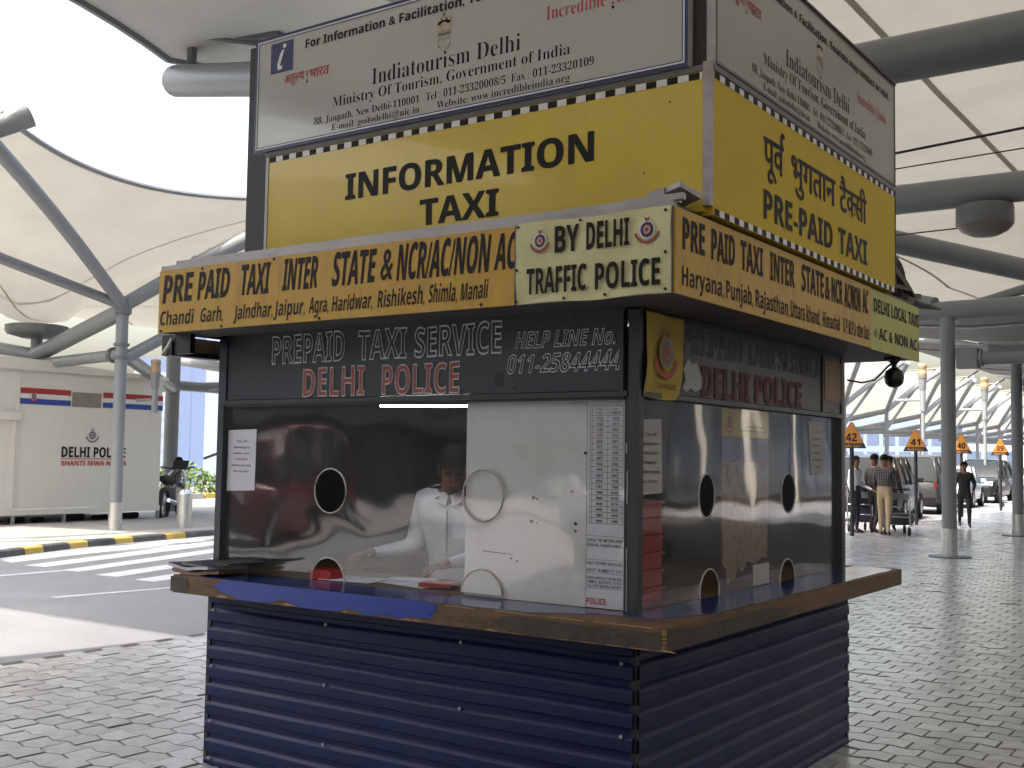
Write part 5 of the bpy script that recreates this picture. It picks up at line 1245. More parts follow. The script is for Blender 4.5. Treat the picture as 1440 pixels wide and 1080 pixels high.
# ---- cars
M['car_dark'].node_tree.nodes['Principled BSDF'].inputs['Specular IOR Level'].default_value = .25
M['car_black'].node_tree.nodes['Principled BSDF'].inputs['Specular IOR Level'].default_value = .25
def make_car(kind, paint, lab, loc, rz, hub='chrome'):
    t = thing('parked_car', lab, 'car', loc, rz, group='cars parked along the pick-up lane')
    if kind == 'suv': Lh, Wd, H, belt_, hood = 2.25, .90, 1.80, 1.02, 1.05
    elif kind == 'van': Lh, Wd, H, belt_, hood = 2.1, .80, 1.86, 1.05, .98
    else: Lh, Wd, H, belt_, hood = 2.0, .83, 1.50, .90, .88
    # lower body stations along x (front +x)
    st = [(-Lh, .42, belt_-.22, Wd*.86), (-Lh+.06, .30, belt_-.06, Wd*.94), (-Lh+.35, .24, belt_, Wd), (-.6, .22, belt_+.01, Wd), (.55, .22, belt_, Wd), (Lh-.85, .24, hood, Wd*.99), (Lh-.25, .27, hood-.12, Wd*.93), (Lh-.05, .32, hood-.26, Wd*.82), (Lh, .40, hood-.38, Wd*.74)]
    P = []
    for x, z0, z1, w_ in st:
        m_ = (z0+z1)/2
        half = [(0, z0), (w_*.82, z0), (w_*.97, z0+.08), (w_, m_-.02), (w_*.985, m_+.10), (w_*.95, z1-.04), (w_*.86, z1), (0, z1+.015)]
        P.append([(x, -y, z) for y, z in half]+[(x, y, z) for y, z in reversed(half[1:-1])]+[(x, -half[0][0], half[0][1])])
    b = MB(); b.grid(P); n = len(P[0]); b.f.append(tuple(range(n-1))); b.mi.append(0); b.f.append(tuple((len(P)-1)*n+i for i in range(n-1))); b.mi.append(0)
    b.build('body', M[paint], t, smooth=True)
    xr = -Lh+.18 if kind != 'hatch' else -Lh+.35; xf = .95 if kind != 'van' else 1.35
    top = [(xr, belt_-.02, H*.0+belt_-.02), ]
    A = [(xr-.08, belt_-.02), (xr+.12, H-.10), (xr+.35, H-.03), (-.3, H), (.25, H-.04), (xf-.35, (H+belt_)/2+.12), (xf, hood-.02)]
    b = MB(); P = []
    for x, z in A:
        wt = Wd*.90-(z-belt_)*.22; wb = Wd*.93
        P.append([(x, -wb, belt_-.02), (x, -wt, z-.035 if z > belt_+.1 else z), (x, -wt*.86, z), (x, wt*.86, z), (x, wt, z-.035 if z > belt_+.1 else z), (x, wb, belt_-.02)])
    b.grid(P); b.build('window_glass', M['carglass'], t, smooth=True)
    b = MB(); P = []
    for x, z in A[1:5]:
        wt = Wd*.90-(z-belt_)*.22; P.append([(x, -wt-.006, z-.07), (x, -wt-.004, z-.03), (x, -wt*.86, z+.012), (x, wt*.86, z+.012), (x, wt+.004, z-.03), (x, wt+.006, z-.07)])
    b.grid(P); b.build('roof', M[paint], t, smooth=True)
    b = MB()
    for s in (-1, 1):
        for x0, x1 in ((xr-.02, xr+.16), (-.75, -.75), (.12, .12)):
            zt = H-.06; b.tube([(x0, s*(Wd*.925), belt_-.02), (x1, s*(Wd*.90-(zt-belt_)*.22+.004), zt)], .035 if x0 != xr-.02 else .06, 6)
        b.tube([(xf, s*Wd*.87, hood-.02), (xf-.35, s*(Wd*.90-((H+belt_)/2+.12-belt_)*.22), (H+belt_)/2+.12), (.25, s*(Wd*.90-(H-.04-belt_)*.22), H-.05)], .03, 6)
    b.build('pillars', M[paint], t, smooth=True)
    for x in (-Lh+.78, Lh-.80):
        for s in (-1, 1):
            b = MB(); b.lathe([(.20, -.09*s), (.31, -.09*s), (.33, -.05*s), (.33, .05*s), (.31, .10*s), (.20, .095*s)], (x, s*(Wd-.085), .33), 20, 'y'); wl_ = b.build('wheel', M['rubber'], t, smooth=True)
            b = MB(); b.lathe([(.03, .112*s), (.07, .108*s), (.19, .095*s), (.20, .06*s)], (x, s*(Wd-.085), .33), 14, 'y'); b.build('rim', M[hub], wl_)
            b = MB(); b.add([(x+.40*math.cos(a), s*(Wd*1.002), .36+.38*math.sin(a)) for a in [math.pi*q/12 for q in range(13)]]+[(x-.30, s*Wd*1.002, .26), (x+.30, s*Wd*1.002, .26)], [tuple(range(15))]); b.build('wheel_arch', M['rubber'], t, fix=False)
    for s in (-1, 1):
        b = MB(); b.obox((Lh-.14, s*Wd*.66, hood-.25), (.10, 0, -.02), (0, .15, 0), (0, 0, .075)); b.build('headlight', M['lens_w'], t)
        b = MB(); b.obox((-Lh+.07, s*Wd*.84, belt_-.14), (.06, 0, 0), (0, .045, 0), (0, 0, .12)); b.build('tail_light', M['lens_r'], t)
        b = MB(); b.obox((.72, s*(Wd+.09), belt_+.08), (.05, 0, 0), (0, .09, 0), (0, 0, .065)); b.build('mirror', M[paint], t)
        b = MB(); b.tube([(-.55, s*(Wd+.004), belt_-.12), (-.38, s*(Wd+.004), belt_-.12)], .014, 6); b.build('door_handle', M['chrome'], t)
    b = MB(); b.obox((-Lh-.01, 0, .42), (.07, 0, 0), (0, Wd*.84, 0), (0, 0, .10)); b.build('rear_bumper', M['blackplastic'] if paint != 'car_white' else M[paint], t)
    b = MB(); b.obox((Lh-.03, 0, .38), (.06, 0, 0), (0, Wd*.76, 0), (0, 0, .10)); b.build('front_bumper', M['blackplastic'] if kind != 'hatch' else M[paint], t)
    b = MB(); b.obox((-Lh-.015, 0, .68), (.01, 0, 0), (0, .22, 0), (0, 0, .06)); b.build('number_plate', M['plate'], t)
    b = MB(); b.obox((Lh+.005, 0, .56), (.02, 0, 0), (0, .38, 0), (0, 0, .08)); b.build('grille', M['blackplastic'], t)
    return t
make_car('suv', 'car_black', 'black SUV with bright roof glare just right of the man in the checked vest', (-7.75, 28.6, 0), R(97))
make_car('van', 'car_dark', 'dark grey minivan parked next beyond the black SUV', (-8.1, 34.4, 0), R(96))
make_car('hatch', 'car_blue', 'pale blue-white hatchback seen past the minivan', (-8.6, 40.5, 0), R(95))
make_car('hatch', 'car_dark', 'dark taxi behind the luggage trolleys', (-8.4, 23.4, 0), R(96))
make_car('suv', 'car_black', 'dark SUV with lit headlamp side, right of the walking man', (-9.0, 47.0, 0), R(-88))
make_car('hatch', 'car_silver', 'silver car at the right edge behind the outer post', (-5.8, 70.0, 0), R(120))
make_car('hatch', 'car_white', 'small white car far along the lane', (-12.5, 75.0, 0), R(95))
# parked behind the camera, seen mirrored in the window
make_car('van', 'car_red', 'red van mirrored in the street window', (-14.6, -11.8, 0), R(75))
make_car('suv', 'car_white', 'white SUV mirrored in the street window', (-8.2, -16.5, 0), R(92))
make_car('hatch', 'car_silver', 'silver car mirrored in the side window', (7.2, 12.5, 0), R(60))

# ---- luggage trolleys and bags
def trolley(loc, rz, lab):
    t = thing('luggage_trolley', lab, 'trolley', loc, rz, group='airport luggage trolleys')
    b = MB()
    for s in (-1, 1): b.tube([(-.45, s*.27, 1.0), (-.40, s*.27, .3), (-.35, s*.27, .22), (.5, s*.20, .20)], .016, 6)
    b.tube([(-.40, -.27, .62), (-.40, .27, .62)], .012, 6); b.tube([(-.38, -.27, .4), (-.38, .27, .4)], .012, 6); b.tube([(.5, -.2, .2), (.5, .2, .2)], .016, 6)
    for y in (-.1, 0, .1): b.tube([(-.35, y, .22), (.5, y, .20)], .009, 5)
    b.build('trolley_frame', M['chrome'], t, smooth=True)
    b = MB(); b.tube([(-.47, -.28, 1.0), (-.47, .28, 1.0)], .022, 8); b.build('handle', M['blackplastic'], t, smooth=True)
    b = MB(); b.obox((-.35, 0, .84), (.10, 0, 0), (0, .22, 0), (0, 0, .07)); b.build('basket', M['greyplastic'], t)
    for x, y in ((-.36, -.25), (-.36, .25), (.42, 0)):
        b = MB(); b.lathe([(.03, -.02), (.09, -.02), (.09, .02), (.03, .02)], (x, y, .09), 12, 'y'); b.build('wheel', M['rubber'], t)
        b = MB(); b.tube([(x, y, .09), (x, y, .21)], .014, 5); b.build('castor', M['chrome'], t)
    return t
def bag(loc, rz, sx, sy, sz, m, lab, strap=True):
    t = thing('suitcase', lab, 'suitcase', loc, rz)
    bm = bmesh.new(); bmesh.ops.create_cube(bm, size=1.0)
    for v in bm.verts: v.co = Vector((v.co.x*sx, v.co.y*sy, (v.co.z+.5)*sz))
    bmesh.ops.bevel(bm, geom=list(bm.edges), offset=min(sx, sy, sz)*.18, segments=3, affect='EDGES', profile=.6)
    me = bpy.data.meshes.new('shell'); bm.to_mesh(me); bm.free(); me.materials.append(M[m]); me.polygons.foreach_set('use_smooth', [True]*len(me.polygons))
    o = bpy.data.objects.new('shell', me); COL.objects.link(o); o.parent = t
    b = MB(); b.tube([(-.08, 0, sz-.01), (-.07, 0, sz+.05), (.07, 0, sz+.05), (.08, 0, sz-.01)], .012, 6); b.build('handle', M['blackplastic'], t, smooth=True)
    b = MB(); b.box((-sx*.5-.004, -sy*.02, sz*.1), (sx*.5+.004, sy*.02, sz*.9)); b.build('zip_band', M['greyplastic'], t)
trolley((-5.15, 21.5, .02), R(95), 'luggage trolley pushed by the man in the checked vest')
trolley((-6.15, 22.0, .02), R(100), 'luggage trolley with dark bags just right of sign 42')
trolley((-6.6, 40.6, .02), R(10), 'empty luggage trolley near sign 39')
bag((-5.18, 21.65, .24), R(5), .46, .5, .24, 'bag2', 'black suitcase lying on the front trolley')
bag((-6.15, 22.1, .24), R(10), .5, .62, .36, 'bag1', 'navy suitcase at the bottom of the rear trolley')
bag((-6.15, 22.1, .61), R(14), .55, .62, .30, 'bag1', 'navy holdall on top of the navy suitcase')
bag((-6.2, 21.9, .92), R(4), .42, .5, .20, 'bag2', 'black bag topmost on the rear trolley')
# low trolley rail fence far right
fn = thing('rail_fence', 'low grey rail fence on the far pavement edge between signs 40 and 39', 'fence', (-8.7, 62, .02))
for i in range(12): b = MB(); b.tube([(i*.42, i*.5, 0), (i*.42, i*.5, 1.0)], .03, 6); b.build('rail_post', M['steel'], fn)
for z in (.5, .98): b = MB(); b.tube([(0, 0, z), (11*.42, 5.5, z)], .025, 6); b.build('rail', M['steel'], fn)
hb = MB(); hb.box((-6.4, 60, .02), (-4.6, 63, 1.5)); hb.box((-6.5, 59.9, 1.5), (-4.5, 63.1, 1.7)); tag(hb.build('service_box', M['steel_dk']), 'grey service cabinet on the far pavement near sign 39', 'cabinet')

# ---- magazines on the counter's left corner
def book(loc, rz, w_, d_, h_, m, lab, tilt=0.0):
    t = thing('magazine', lab, 'magazine', loc, rz); t.rotation_euler = (tilt, -tilt*.6, rz)
    b = MB(); P = []
    for i in range(9): 
        u = i/8-.5; P.append([(u*w_, v*d_, .006*math.sin(u*6+v*2)+(.010*abs(u))) for v in (-.5, -.25, 0, .25, .5)])
    top = [[(x, y, z+h_) for x, y, z in row] for row in P]
    b.grid(P); b.grid(top)
    ed = [P[0], P[-1]]
    for a, c_ in ((P[0], top[0]), (P[-1], top[-1]), ([r[0] for r in P], [r[0] for r in top]), ([r[-1] for r in P], [r[-1] for r in top])): b.grid([a, c_])
    b.build('page_block', m, t, fix=True)
    b = MB(); b.grid([[(x*1.02, y*1.02, z+.0015) for x, y, z in row] for row in top]); b.build('cover', M['darkcloth'] if m is not M['bookB'] else M['bookB'], t)
book((-2.37, -.10, .997), R(8), .30, .22, .016, M['bookB'], 'brown ledger at the bottom of the magazine stack on the counter corner')
book((-2.40, -.09, 1.018), R(-6), .34, .24, .016, M['bookA'], 'pale-edged magazine in the middle of the stack on the counter')
book((-2.32, -.06, 1.040), R(12), .34, .22, .008, M['paper_g'], 'thin dark magazine lying open on top of the stack', .03)
book((-2.20, -.10, 1.052), R(-15), .28, .20, .006, M['slate_dk'], 'loose black folder sliding off the magazine stack', .05)

# ---- inside the booth
for i, (x, y, z, rz, w_, d_, m_, lb) in enumerate(((-1.62, .16, .998, 5, .30, .21, 'paper', 'sheet of paper on the inner counter behind the lower cut-out'), (-1.28, .22, .998, -12, .32, .22, 'paper', 'wide sheet of paper in front of the clerk'), (-1.40, .30, 1.0, 20, .24, .17, 'bookA', 'grey booklet beside the clerk\'s hand'))):
    b = MB(); b.box((-w_/2, -d_/2, 0), (w_/2, d_/2, .003)); o = b.build('paper_sheet', M[m_]); o.location = (x, y, z); o.rotation_euler = (0, 0, R(rz)); tag(o, lb, 'paper')
b = MB(); b.box((-.07, -.05, 0), (.07, .05, .045)); o = b.build('stamp_pad', M['redplastic']); o.location = (-1.76, .10, .996); tag(o, 'red stamp pad seen through the lower round cut-out', 'stamp pad')
b = MB(); b.box((-.08, -.055, 0), (.08, .055, .02)); o = b.build('receipt_book', M['redplastic']); o.location = (-1.12, .17, 1.002); o.rotation_euler = (0, 0, .3); tag(o, 'red receipt book in front of the clerk', 'book')
b = MB(); b.tube([(-2.35, 1.0, 1.955), (-1.15, 1.0, 1.915)], .010, 8)
fl_ = thing('tube_light', 'lit fluorescent tube hanging above the clerk', 'lamp', (-1.44, .42, 1.868))
b = MB(); b.tube([(-.28, 0, -.018), (.28, 0, -.026)], .005, 10); b.build('tube', M['tube'], fl_, smooth=True)
b = MB(); b.box((-.30, -.02, -.004), (.30, .02, .018)); b.build('batten', M['greyplastic'], fl_)
for x_ in (-.2, .2): b = MB(); b.tube([(x_, 0, .018), (x_, 0, .222)], .003, 5); b.build('hanger', M['cable'], fl_)
for i in range(6):
    t = thing('plastic_crate', 'red plastic crate %s behind the side window corner' % ('at the bottom of the stack', 'second in the stack', 'third in the stack', 'fourth in the stack', 'fifth in the stack', 'topmost')[i], 'crate', (-.27, .30, .996+.072*i), R(3*((i*7) % 3-1)), group='red crates stacked in the booth corner')
    b = MB(); b.box((-.16, -.12, 0), (.16, .12, .055)); b.build('tray', M['redplastic'], t)
    b = MB(); b.box((-.17, -.13, .0555), (.17, .13, .067)); b.build('crate_rim', M['redplastic'], t)
    b = MB(); b.box((-.14, -.10, .0675), (.14, .10, .069)); b.build('paper_load', M['paper_g'], t)
ch = thing('office_chair', 'dark office chair under the clerk', 'chair', (-1.58, 1.03, .05))
b = MB(); b.lathe([(.22, .50), (.24, .53), (.23, .58), (.20, .60)], (0, 0, 0), 20); b.build('seat', M['blackcloth'], ch, smooth=True)
b = MB(); b.obox((0, .25, .85), (.20, 0, 0), (0, .03, .0), (0, 0, .20)); b.build('backrest', M['blackcloth'], ch)
b = MB(); b.tube([(0, 0, .06), (0, 0, .5)], .03, 8)
for a in range(5): b.tube([(0, 0, .1), (.28*math.cos(a*1.256), .28*math.sin(a*1.256), .03)], .02, 6)
b.build('base', M['blackplastic'], ch)
cab = thing('filing_cabinet', 'grey filing cabinet against the rear wall inside the booth', 'cabinet', (-2.0, 2.1, .05))
b = MB(); b.box((-.3, -.25, 0), (.3, .25, 1.25)); b.build('carcass', M['greyplastic'], cab)
for i in range(3):
    b = MB(); b.box((-.28, -.265, .05+i*.4), (.28, -.2505, .42+i*.4)); dr = b.build('drawer', M['greyplastic'], cab); b = MB(); b.box((-.08, -.28, .22+i*.4), (.08, -.266, .25+i*.4)); b.build('handle', M['chrome'], dr)

# ---- people
def person(name, lab, loc, rz, J, mats, hairm='hair', s=1.0, bulk=1.15, collar=False):
    """J: joint dict overrides in metres, facing -Y; body grown from a skeleton as one skin"""
    j = dict(pelvis=(0, 0, .93), waist=(0, .01, 1.08), chest=(0, .01, 1.27), upper=(0, .015, 1.40), neck=(0, .0, 1.49), head0=(0, -.01, 1.57), head1=(0, -.015, 1.66), head2=(0, -.005, 1.70),
             shl=(.165, .01, 1.42), ell=(.23, .03, 1.13), wrl=(.25, -.06, .88), shr=(-.165, .01, 1.42), elr=(-.23, .03, 1.13), wrr=(-.25, -.06, .88),
             hipl=(.09, 0, .90), knl=(.10, -.01, .50), anl=(.10, .03, .09), tol=(.11, -.14, .03), hipr=(-.09, 0, .90), knr=(-.10, -.01, .50), anr=(-.10, .03, .09), tor=(-.11, -.14, .03))
    rad_keep = ('neck', 'head0', 'head1', 'head2', 'wrl', 'wrr', 'tol', 'tor', 'anl', 'anr')
    j.update(J); face = j.pop('face', (0, -1, 0)); V = {k: Vector(v) for k, v in j.items()}
    rad = dict(pelvis=(.145, .105), waist=(.135, .095), chest=(.155, .11), upper=(.12, .085), neck=(.056, .056), head0=(.072, .085), head1=(.078, .095), head2=(.055, .065),
               shl=(.062,)*2, ell=(.045,)*2, wrl=(.028, .026), shr=(.062,)*2, elr=(.045,)*2, wrr=(.028, .026), hipl=(.088,)*2, knl=(.06,)*2, anl=(.042,)*2, tol=(.035, .028), hipr=(.088,)*2, knr=(.06,)*2, anr=(.042,)*2, tor=(.035, .028))
    E_ = [('pelvis', 'waist'), ('waist', 'chest'), ('chest', 'upper'), ('upper', 'neck'), ('neck', 'head0'), ('head0', 'head1'), ('head1', 'head2'), ('upper', 'shl'), ('shl', 'ell'), ('ell', 'wrl'), ('upper', 'shr'), ('shr', 'elr'), ('elr', 'wrr'),
          ('pelvis', 'hipl'), ('hipl', 'knl'), ('knl', 'anl'), ('anl', 'tol'), ('pelvis', 'hipr'), ('hipr', 'knr'), ('knr', 'anr'), ('anr', 'tor')]
    names = list(V.keys()); co = [V[k] for k in names]; rr2 = [tuple(q*(1 if k in rad_keep else bulk) for q in rad[k]) for k in names]; ed = [(names.index(a), names.index(b_)) for a, b_ in E_]
    for sd in ('l', 'r'):
        w0 = V['wr'+sd]; d = (w0-V['el'+sd]).normalized(); fw = d
        side = d.cross(Vector((0, 0, 1)) if abs(d.z) < .8 else Vector((0, 1, 0))).normalized()
        palm = w0+fw*.05; co.append(palm); rr2.append((.032, .018)); pi = len(co)-1; ed.append((names.index('wr'+sd), pi))
        curl = side.cross(fw).normalized(); curl = curl if curl.z < 0 else -curl
        for q, ln_ in ((-1.5, .055), (-.5, .07), (.5, .075), (1.5, .065)):
            a = palm+fw*.045+side*.016*q; m_ = a+fw*ln_*.5+curl*.008; e = m_+fw*ln_*.35+curl*.022
            i0 = len(co); co += [a, m_, e]; rr2 += [(.0095,)*2, (.0085,)*2, (.0075,)*2]; ed += [(pi, i0), (i0, i0+1), (i0+1, i0+2)]
        a = palm-fw*.01-side*.035; e = a+fw*.035-side*.012+curl*.01; i0 = len(co); co += [a, e]; rr2 += [(.012,)*2, (.009,)*2]; ed += [(pi, i0), (i0, i0+1)]
    me = bpy.data.meshes.new('sk'); me.from_pydata([tuple(c) for c in co], ed, []); ob = bpy.data.objects.new('sk', me); TS.collection.objects.link(ob)
    sk = ob.modifiers.new('s', 'SKIN'); sk.use_smooth_shade = True
    for i, r2 in enumerate(rr2): me.skin_vertices[0].data[i].radius = r2; me.skin_vertices[0].data[i].use_root = (i == names.index('pelvis'))
    sb = ob.modifiers.new('u', 'SUBSURF'); sb.levels = 2
    TS.view_layers[0].update(); dg = TS.view_layers[0].depsgraph; m2 = bpy.data.meshes.new_from_object(ob.evaluated_get(dg)); bpy.data.objects.remove(ob)
    segs = []
    for a, b_ in E_:
        reg = 'top'
        if a in ('neck', 'head0', 'head1') : reg = 'skin'
        if (a, b_) == ('upper', 'neck'): reg = 'neckline'
        if a.startswith('hip') or a.startswith('kn') or a == 'pelvis': reg = 'leg'
        if a.startswith('an'): reg = 'shoe'
        if a.startswith('el'): reg = 'fore'
        segs.append((V[a], V[b_], reg))
    for sd in ('l', 'r'):
        w0 = V['wr'+sd]; d = (w0-V['el'+sd]).normalized(); segs.append((w0+d*.02, w0+d*.16, 'skin'))
    order = ['top', 'leg', 'shoe', 'skin', 'fore']
    m2.materials.clear()
    for k in order: m2.materials.append(M[mats.get(k, mats['top'])])
    for p in m2.polygons:
        c = p.center; best = None
        for a, b_, reg in segs:
            ab = b_-a; t_ = max(0, min(1, (c-a).dot(ab)/max(ab.length_squared, 1e-9))); dd = (c-(a+ab*t_)).length
            if best is None or dd < best[0]: best = (dd, reg, t_)
        reg = best[1]
        if reg == 'neckline': reg = 'skin' if best[2] > .55 else 'top'
        p.material_index = order.index(reg); p.use_smooth = True
    rt_ = thing(name, lab, 'person', loc, rz); rt_.scale = (s, s, s)
    m2.name = 'body'; bo_ = bpy.data.objects.new('body', m2); COL.objects.link(bo_); bo_.parent = rt_
    # face and hair follow the head direction
    h1 = V['head1']; upv = (V['head2']-V['head0']).normalized(); fwd = Vector(face); fwd = (fwd-upv*fwd.dot(upv)).normalized(); rt3 = fwd.cross(upv).normalized()
    def hp(x, y, z): return h1+rt3*x+fwd*y+upv*z
    b = MB(); b.add([hp(-.013, .085, -.045), hp(.013, .085, -.045), hp(0, .115, -.04), hp(0, .09, .005)], [(0, 1, 2), (0, 2, 3), (1, 3, 2), (0, 3, 1)]); b.build('nose', M['skin'], rt_)
    for sx in (-1, 1):
        b = MB(); b.obox(hp(.030*sx, .083, .0), rt3*.012, fwd*.006, upv*.005); b.build('eye', M['hair'], rt_)
        b = MB(); b.obox(hp(.080*sx, -.01, -.02), rt3*.008, fwd*.016, upv*.028); b.build('ear', M['skin'], rt_)
    if collar:
        nk = V['neck'].lerp(V['upper'], .35)
        b = MB()
        for sx in (-1, 1):
            b.grid([[nk+Vector((sx*.02, -.10, -.055)), nk+Vector((sx*.005, -.098, .0))], [nk+Vector((sx*.07, -.095, -.03)), nk+Vector((sx*.055, -.07, .03))], [nk+Vector((sx*.082, -.02, -.01)), nk+Vector((sx*.064, -.01, .035))]])
        b.build('collar', M[mats['top']], rt_, smooth='all')
        b = MB(); b.obox(V['chest'].lerp(V['upper'], .2)+Vector((.0, -.142, -.02)), (.004, 0, 0), (0, .004, 0), (0, .0, .12)); b.build('placket', M['greyplastic'], rt_)
        b = MB(); b.obox(V['chest']+Vector((.075, -.145, .03)), (.035, .006, 0), (0, .003, 0), (0, 0, .04)); b.build('pocket', M[mats['top']], rt_)
    b = MB(); b.obox(hp(0, .085, -.068), rt3*.022, fwd*.004, upv*.004); b.build('mouth', M['redfade'], rt_)
    b = MB(); P = []
    for i in range(9):
        th = math.pi*.56*i/8
        row = []
        for k in range(17):
            ph = 2*math.pi*k/16; cut = 1.0
            z = math.cos(th); r = math.sin(th)**.9; fx_ = math.cos(ph)  # fx_>0 = forward
            lim = .20 if fx_ > .3 else (-.15 if fx_ > -.4 else -.5)
            zz_ = z if z > lim else lim
            row.append(hp(.094*r*math.sin(ph), .112*r*math.cos(ph)-.010, .014+.104*zz_))
        P.append(row)
    b.grid(P); b.build('hair', M[hairm], rt_, smooth='all')
    return rt_
person('person', 'clerk in a white shirt writing behind the street window', (-1.60, .93, 0), R(14),
       dict(pelvis=(0, .08, .72), waist=(0, .06, .92), chest=(0, .0, 1.18), upper=(0, -.02, 1.34), neck=(.015, -.06, 1.42), head0=(.025, -.11, 1.47), head1=(.04, -.16, 1.545), head2=(.045, -.165, 1.585),
            shl=(.18, -.02, 1.355), ell=(.26, -.14, 1.10), wrl=(.12, -.38, 1.06), shr=(-.185, -.02, 1.355), elr=(-.245, -.02, 1.105), wrr=(-.37, -.25, 1.085),
            hipl=(.10, .04, .64), knl=(.14, -.38, .60), anl=(.14, -.36, .16), tol=(.15, -.50, .09), hipr=(-.10, .04, .64), knr=(-.14, -.38, .60), anr=(-.14, -.36, .16), tor=(-.15, -.50, .09), face=(.45, -1, -.95)),
       dict(top='shirt_w', leg='denim', shoe='shoe', skin='skin', fore='shirt_w'), bulk=1.28, collar=True)
person('person', 'man with checked vest and khaki trousers pushing a trolley away from the camera', (-5.27, 20.75, .02), R(178),
       dict(ell=(.26, -.08, 1.16), wrl=(.23, -.36, 1.02), elr=(-.26, -.08, 1.16), wrr=(-.23, -.36, 1.02), knl=(.10, -.06, .50), anl=(.10, -.02, .09), tol=(.11, -.18, .03), anr=(-.11, .14, .10), knr=(-.10, .05, .50), tor=(-.12, .0, .03)),
       dict(top='check', leg='khaki', shoe='shoe', skin='skin', fore='darkcloth'), s=.99)
person('person', 'man in grey-brown jacket beside the man in the checked vest', (-5.75, 21.6, .02), R(165), dict(ell=(.25, -.06, 1.16), wrl=(.25, -.3, 1.0), knl=(.10, -.10, .50), anl=(.10, .0, .09), tol=(.11, -.17, .03), knr=(-.10, .02, .5), anr=(-.1, .2, .12), tor=(-.1, .05, .03)),
       dict(top='brown_cloth', leg='darkcloth', shoe='shoe', skin='skin', fore='brown_cloth'), s=1.0)
person('person', 'dark-haired man partly hidden between the two trolley pushers', (-5.72, 22.6, .02), R(185), {}, dict(top='brown_cloth', leg='denim', shoe='shoe', skin='skin', fore='brown_cloth'), s=.98)
person('person', 'person in white shirt at the kiosk edge by sign 42', (-6.05, 21.2, .02), R(80), dict(wrl=(.2, -.3, 1.0)), dict(top='shirt_w', leg='denim', shoe='shoe', skin='skin', fore='shirt_w'), s=.97)
person('person', 'man in black jacket walking past behind the grey post', (-4.72, 25.4, .02), R(20), dict(ell=(.27, .02, 1.15), wrl=(.20, -.18, 1.0), knl=(.10, -.16, .52), anl=(.10, -.14, .10), tol=(.11, -.31, .04), knr=(-.10, .06, .5), anr=(-.1, .26, .16), tor=(-.1, .12, .05)),
       dict(top='blackcloth', leg='blackcloth', shoe='shoe', skin='skin', fore='blackcloth'), s=.92)
person('person', 'person in white shirt sitting behind the motorcycle', (-20.75, 14.5, .1), R(-60), dict(pelvis=(0, .05, .62), waist=(0, .04, .78), chest=(0, .0, .98), upper=(0, -.02, 1.10), neck=(0, -.04, 1.18), head0=(0, -.05, 1.25), head1=(0, -.06, 1.34), head2=(0, -.05, 1.38), shl=(.17, -.02, 1.12), ell=(.25, -.16, .88), wrl=(.2, -.42, .84), shr=(-.17, -.02, 1.12), elr=(-.25, -.16, .88), wrr=(-.2, -.42, .84), hipl=(.10, 0, .58), knl=(.2, -.4, .52), anl=(.2, -.36, .09), tol=(.2, -.52, .03), hipr=(-.10, 0, .58), knr=(-.2, -.4, .52), anr=(-.2, -.36, .09), tor=(-.2, -.52, .03)), dict(top='shirt_w', leg='denim', shoe='shoe', skin='skin', fore='shirt_w'), s=.95)

# ---- terminal on the +X side, and far buildings
tm = thing('terminal_building', 'tall grey terminal frontage mirrored in the side window of the kiosk', 'building', (15, 20, 0))
b = MB(); b.box((0, -50, 5.2), (20, 70, 22)); b.box((.6, -50, 0), (20, 70, 5.19)); b.build('wall', M['terminal'], tm)
for i in range(24):
    y = -48+i*4.9
    b = MB(); b.box((.45, y+.25, .2), (.59, y+4.6, 4.9)); b.build('window', M['termglass'], tm)
    b = MB(); b.tube([(-.4, y, 0), (-.4, y, 5.2)], .22, 10); b.build('column', M['cabin'], tm, smooth=True)
far = [(-34, 150, 26, 12, 7.0, 'bldB', 'long pale glass building at the end of the lane'), (-70, 170, 30, 14, 9.0, 'bldA', 'pale blue block at the far left end of the lane'), (-12, 175, 30, 14, 8.0, 'bldD', 'whitish far building behind the right-hand posts')]
for x, y, l, d_, h, m_, lb in far:
    t = thing('far_building', lb, 'building', (x, y, 0)); b = MB(); b.box((0, 0, 0), (l, d_, h)); b.build('wall', M[m_], t)
    b = MB(); b.box((-.2, -.2, h), (l+.2, d_, h+.5)); b.build('parapet', M['bldD'], t)
    for i in range(int(l/2.4)):
        for f_ in range(2): b = MB(); b.box((.5+i*2.4, -.06, 1.0+f_*3.2), (2.3+i*2.4, -.005, 3.2+f_*3.2)); b.build('window', M['bldC'], t)
pk = thing('reflection_blocker', 'dark block added behind the camera to dim the street window reflection', 'building', (-34, -46, 0), R(-38))  # made-up dark block that darkens what the street window mirrors
b = MB()
for f_ in range(4): b.box((-40, -2, 2.6+f_*3.2), (40, 14, 3.6+f_*3.2))
b.build('floor_slab', M['terminal'], pk)
b = MB(); b.box((-39.5, 1.5, 0), (39.5, 13, 13)); b.build('wall', M['darkwall'], pk)
for i in range(17): b = MB(); b.box((-40+i*4.9, -1.9, 0), (-39.4+i*4.9, -1.3, 2.59)); b.build('column', M['terminal'], pk)
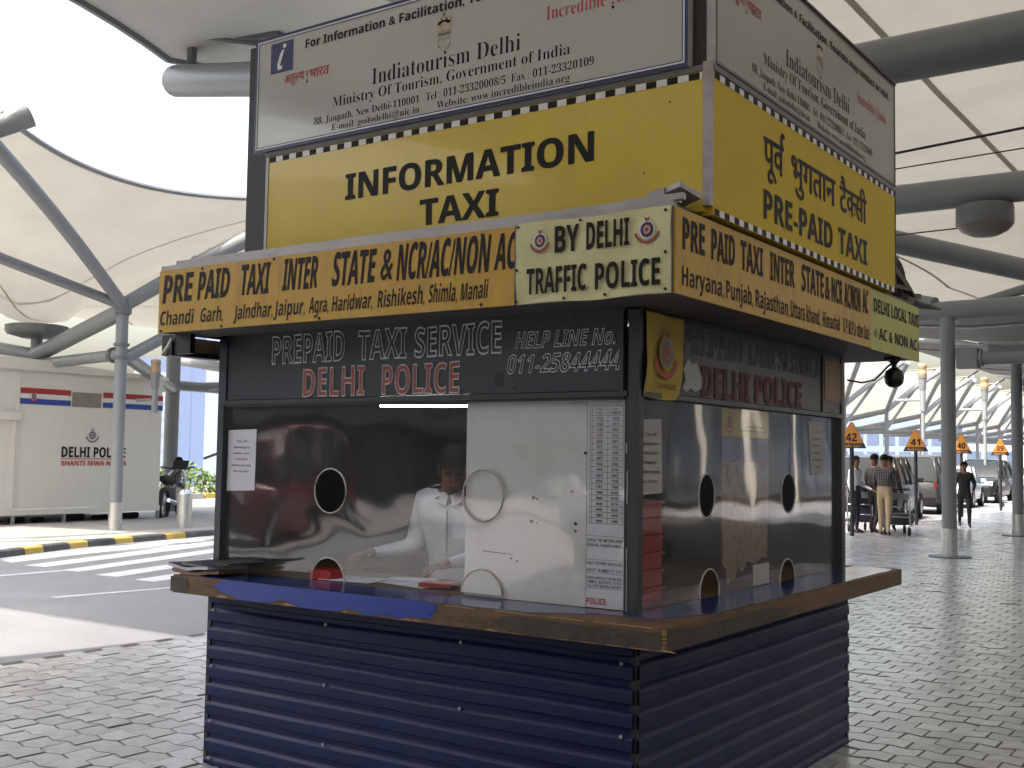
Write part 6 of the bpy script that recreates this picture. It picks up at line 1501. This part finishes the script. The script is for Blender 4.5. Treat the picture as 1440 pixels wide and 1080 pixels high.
# unseen slab added high over the road, only to cast shade on the crossing
fb = thing('shade_blocker', 'unseen slab added high above the road to shade the crossing', 'shade_caster', (0, 1.6, 11.5))
b = MB(); b.box((-15, -5.9, 0), (-5, 6.4, .5)); b.build('deck', M['terminal'], fb)
b = MB(); b.box((-15, -5.9, .5), (-5, -5.8, 1.6)); b.box((-15, 6.3, .5), (-5, 6.4, 1.6)); b.build('parapet', M['terminal'], fb)
for y_ in (-5.2, -2.4): b = MB(); b.tube([(-14.6, y_, -11.5), (-14.6, y_, 0)], .3, 16); b.build('pier', M['terminal'], fb, smooth=True)

def split_loose(names):
    for o in [o for o in bpy.data.objects if o.type == 'MESH' and o.name.split('.')[0] in names and len(o.data.polygons) > 1]:
        me = o.data; n = len(me.vertices); par = list(range(n))
        def f(x):
            while par[x] != x: par[x] = par[par[x]]; x = par[x]
            return x
        for p in me.polygons:
            a = f(p.vertices[0])
            for v in p.vertices[1:]: par[f(v)] = a
        groups = {}
        for p in me.polygons: groups.setdefault(f(p.vertices[0]), []).append(p)
        if len(groups) < 2 or len(groups) > 60: continue
        for ps in groups.values():
            used = sorted({v for p in ps for v in p.vertices}); mp_ = {v: i for i, v in enumerate(used)}
            m2 = bpy.data.meshes.new(me.name); m2.from_pydata([tuple(me.vertices[v].co) for v in used], [], [tuple(mp_[v] for v in p.vertices) for p in ps])
            for mt in me.materials: m2.materials.append(mt)
            m2.polygons.foreach_set('material_index', [p.material_index for p in ps]); m2.polygons.foreach_set('use_smooth', [p.use_smooth for p in ps])
            c = bpy.data.objects.new(o.name.split('.')[0], m2); COL.objects.link(c); c.parent = o.parent; c.matrix_local = o.matrix_local
        bpy.data.objects.remove(o)
split_loose({'corner_trim', 'sign_post', 'grime_patch', 'screw', 'nail', 'eyelet', 'bolt', 'chipped_paint', 'rear_wall', 'flashing', 'inner_post', 'sign_angle', 'sign_edge', 'sill', 'door_frame', 'fork', 'cover_disc_rim', 'rule', 'fascia_box', 'splinters', 'smudge', 'check_strip', 'parapet', 'rubber', 'header_frame', 'pillars', 'soffit', 'sign_gap', 'scrap_sheet'})
flush_text()
bpy.data.objects.remove(TOB); bpy.data.curves.remove(TCU); bpy.data.scenes.remove(TS)
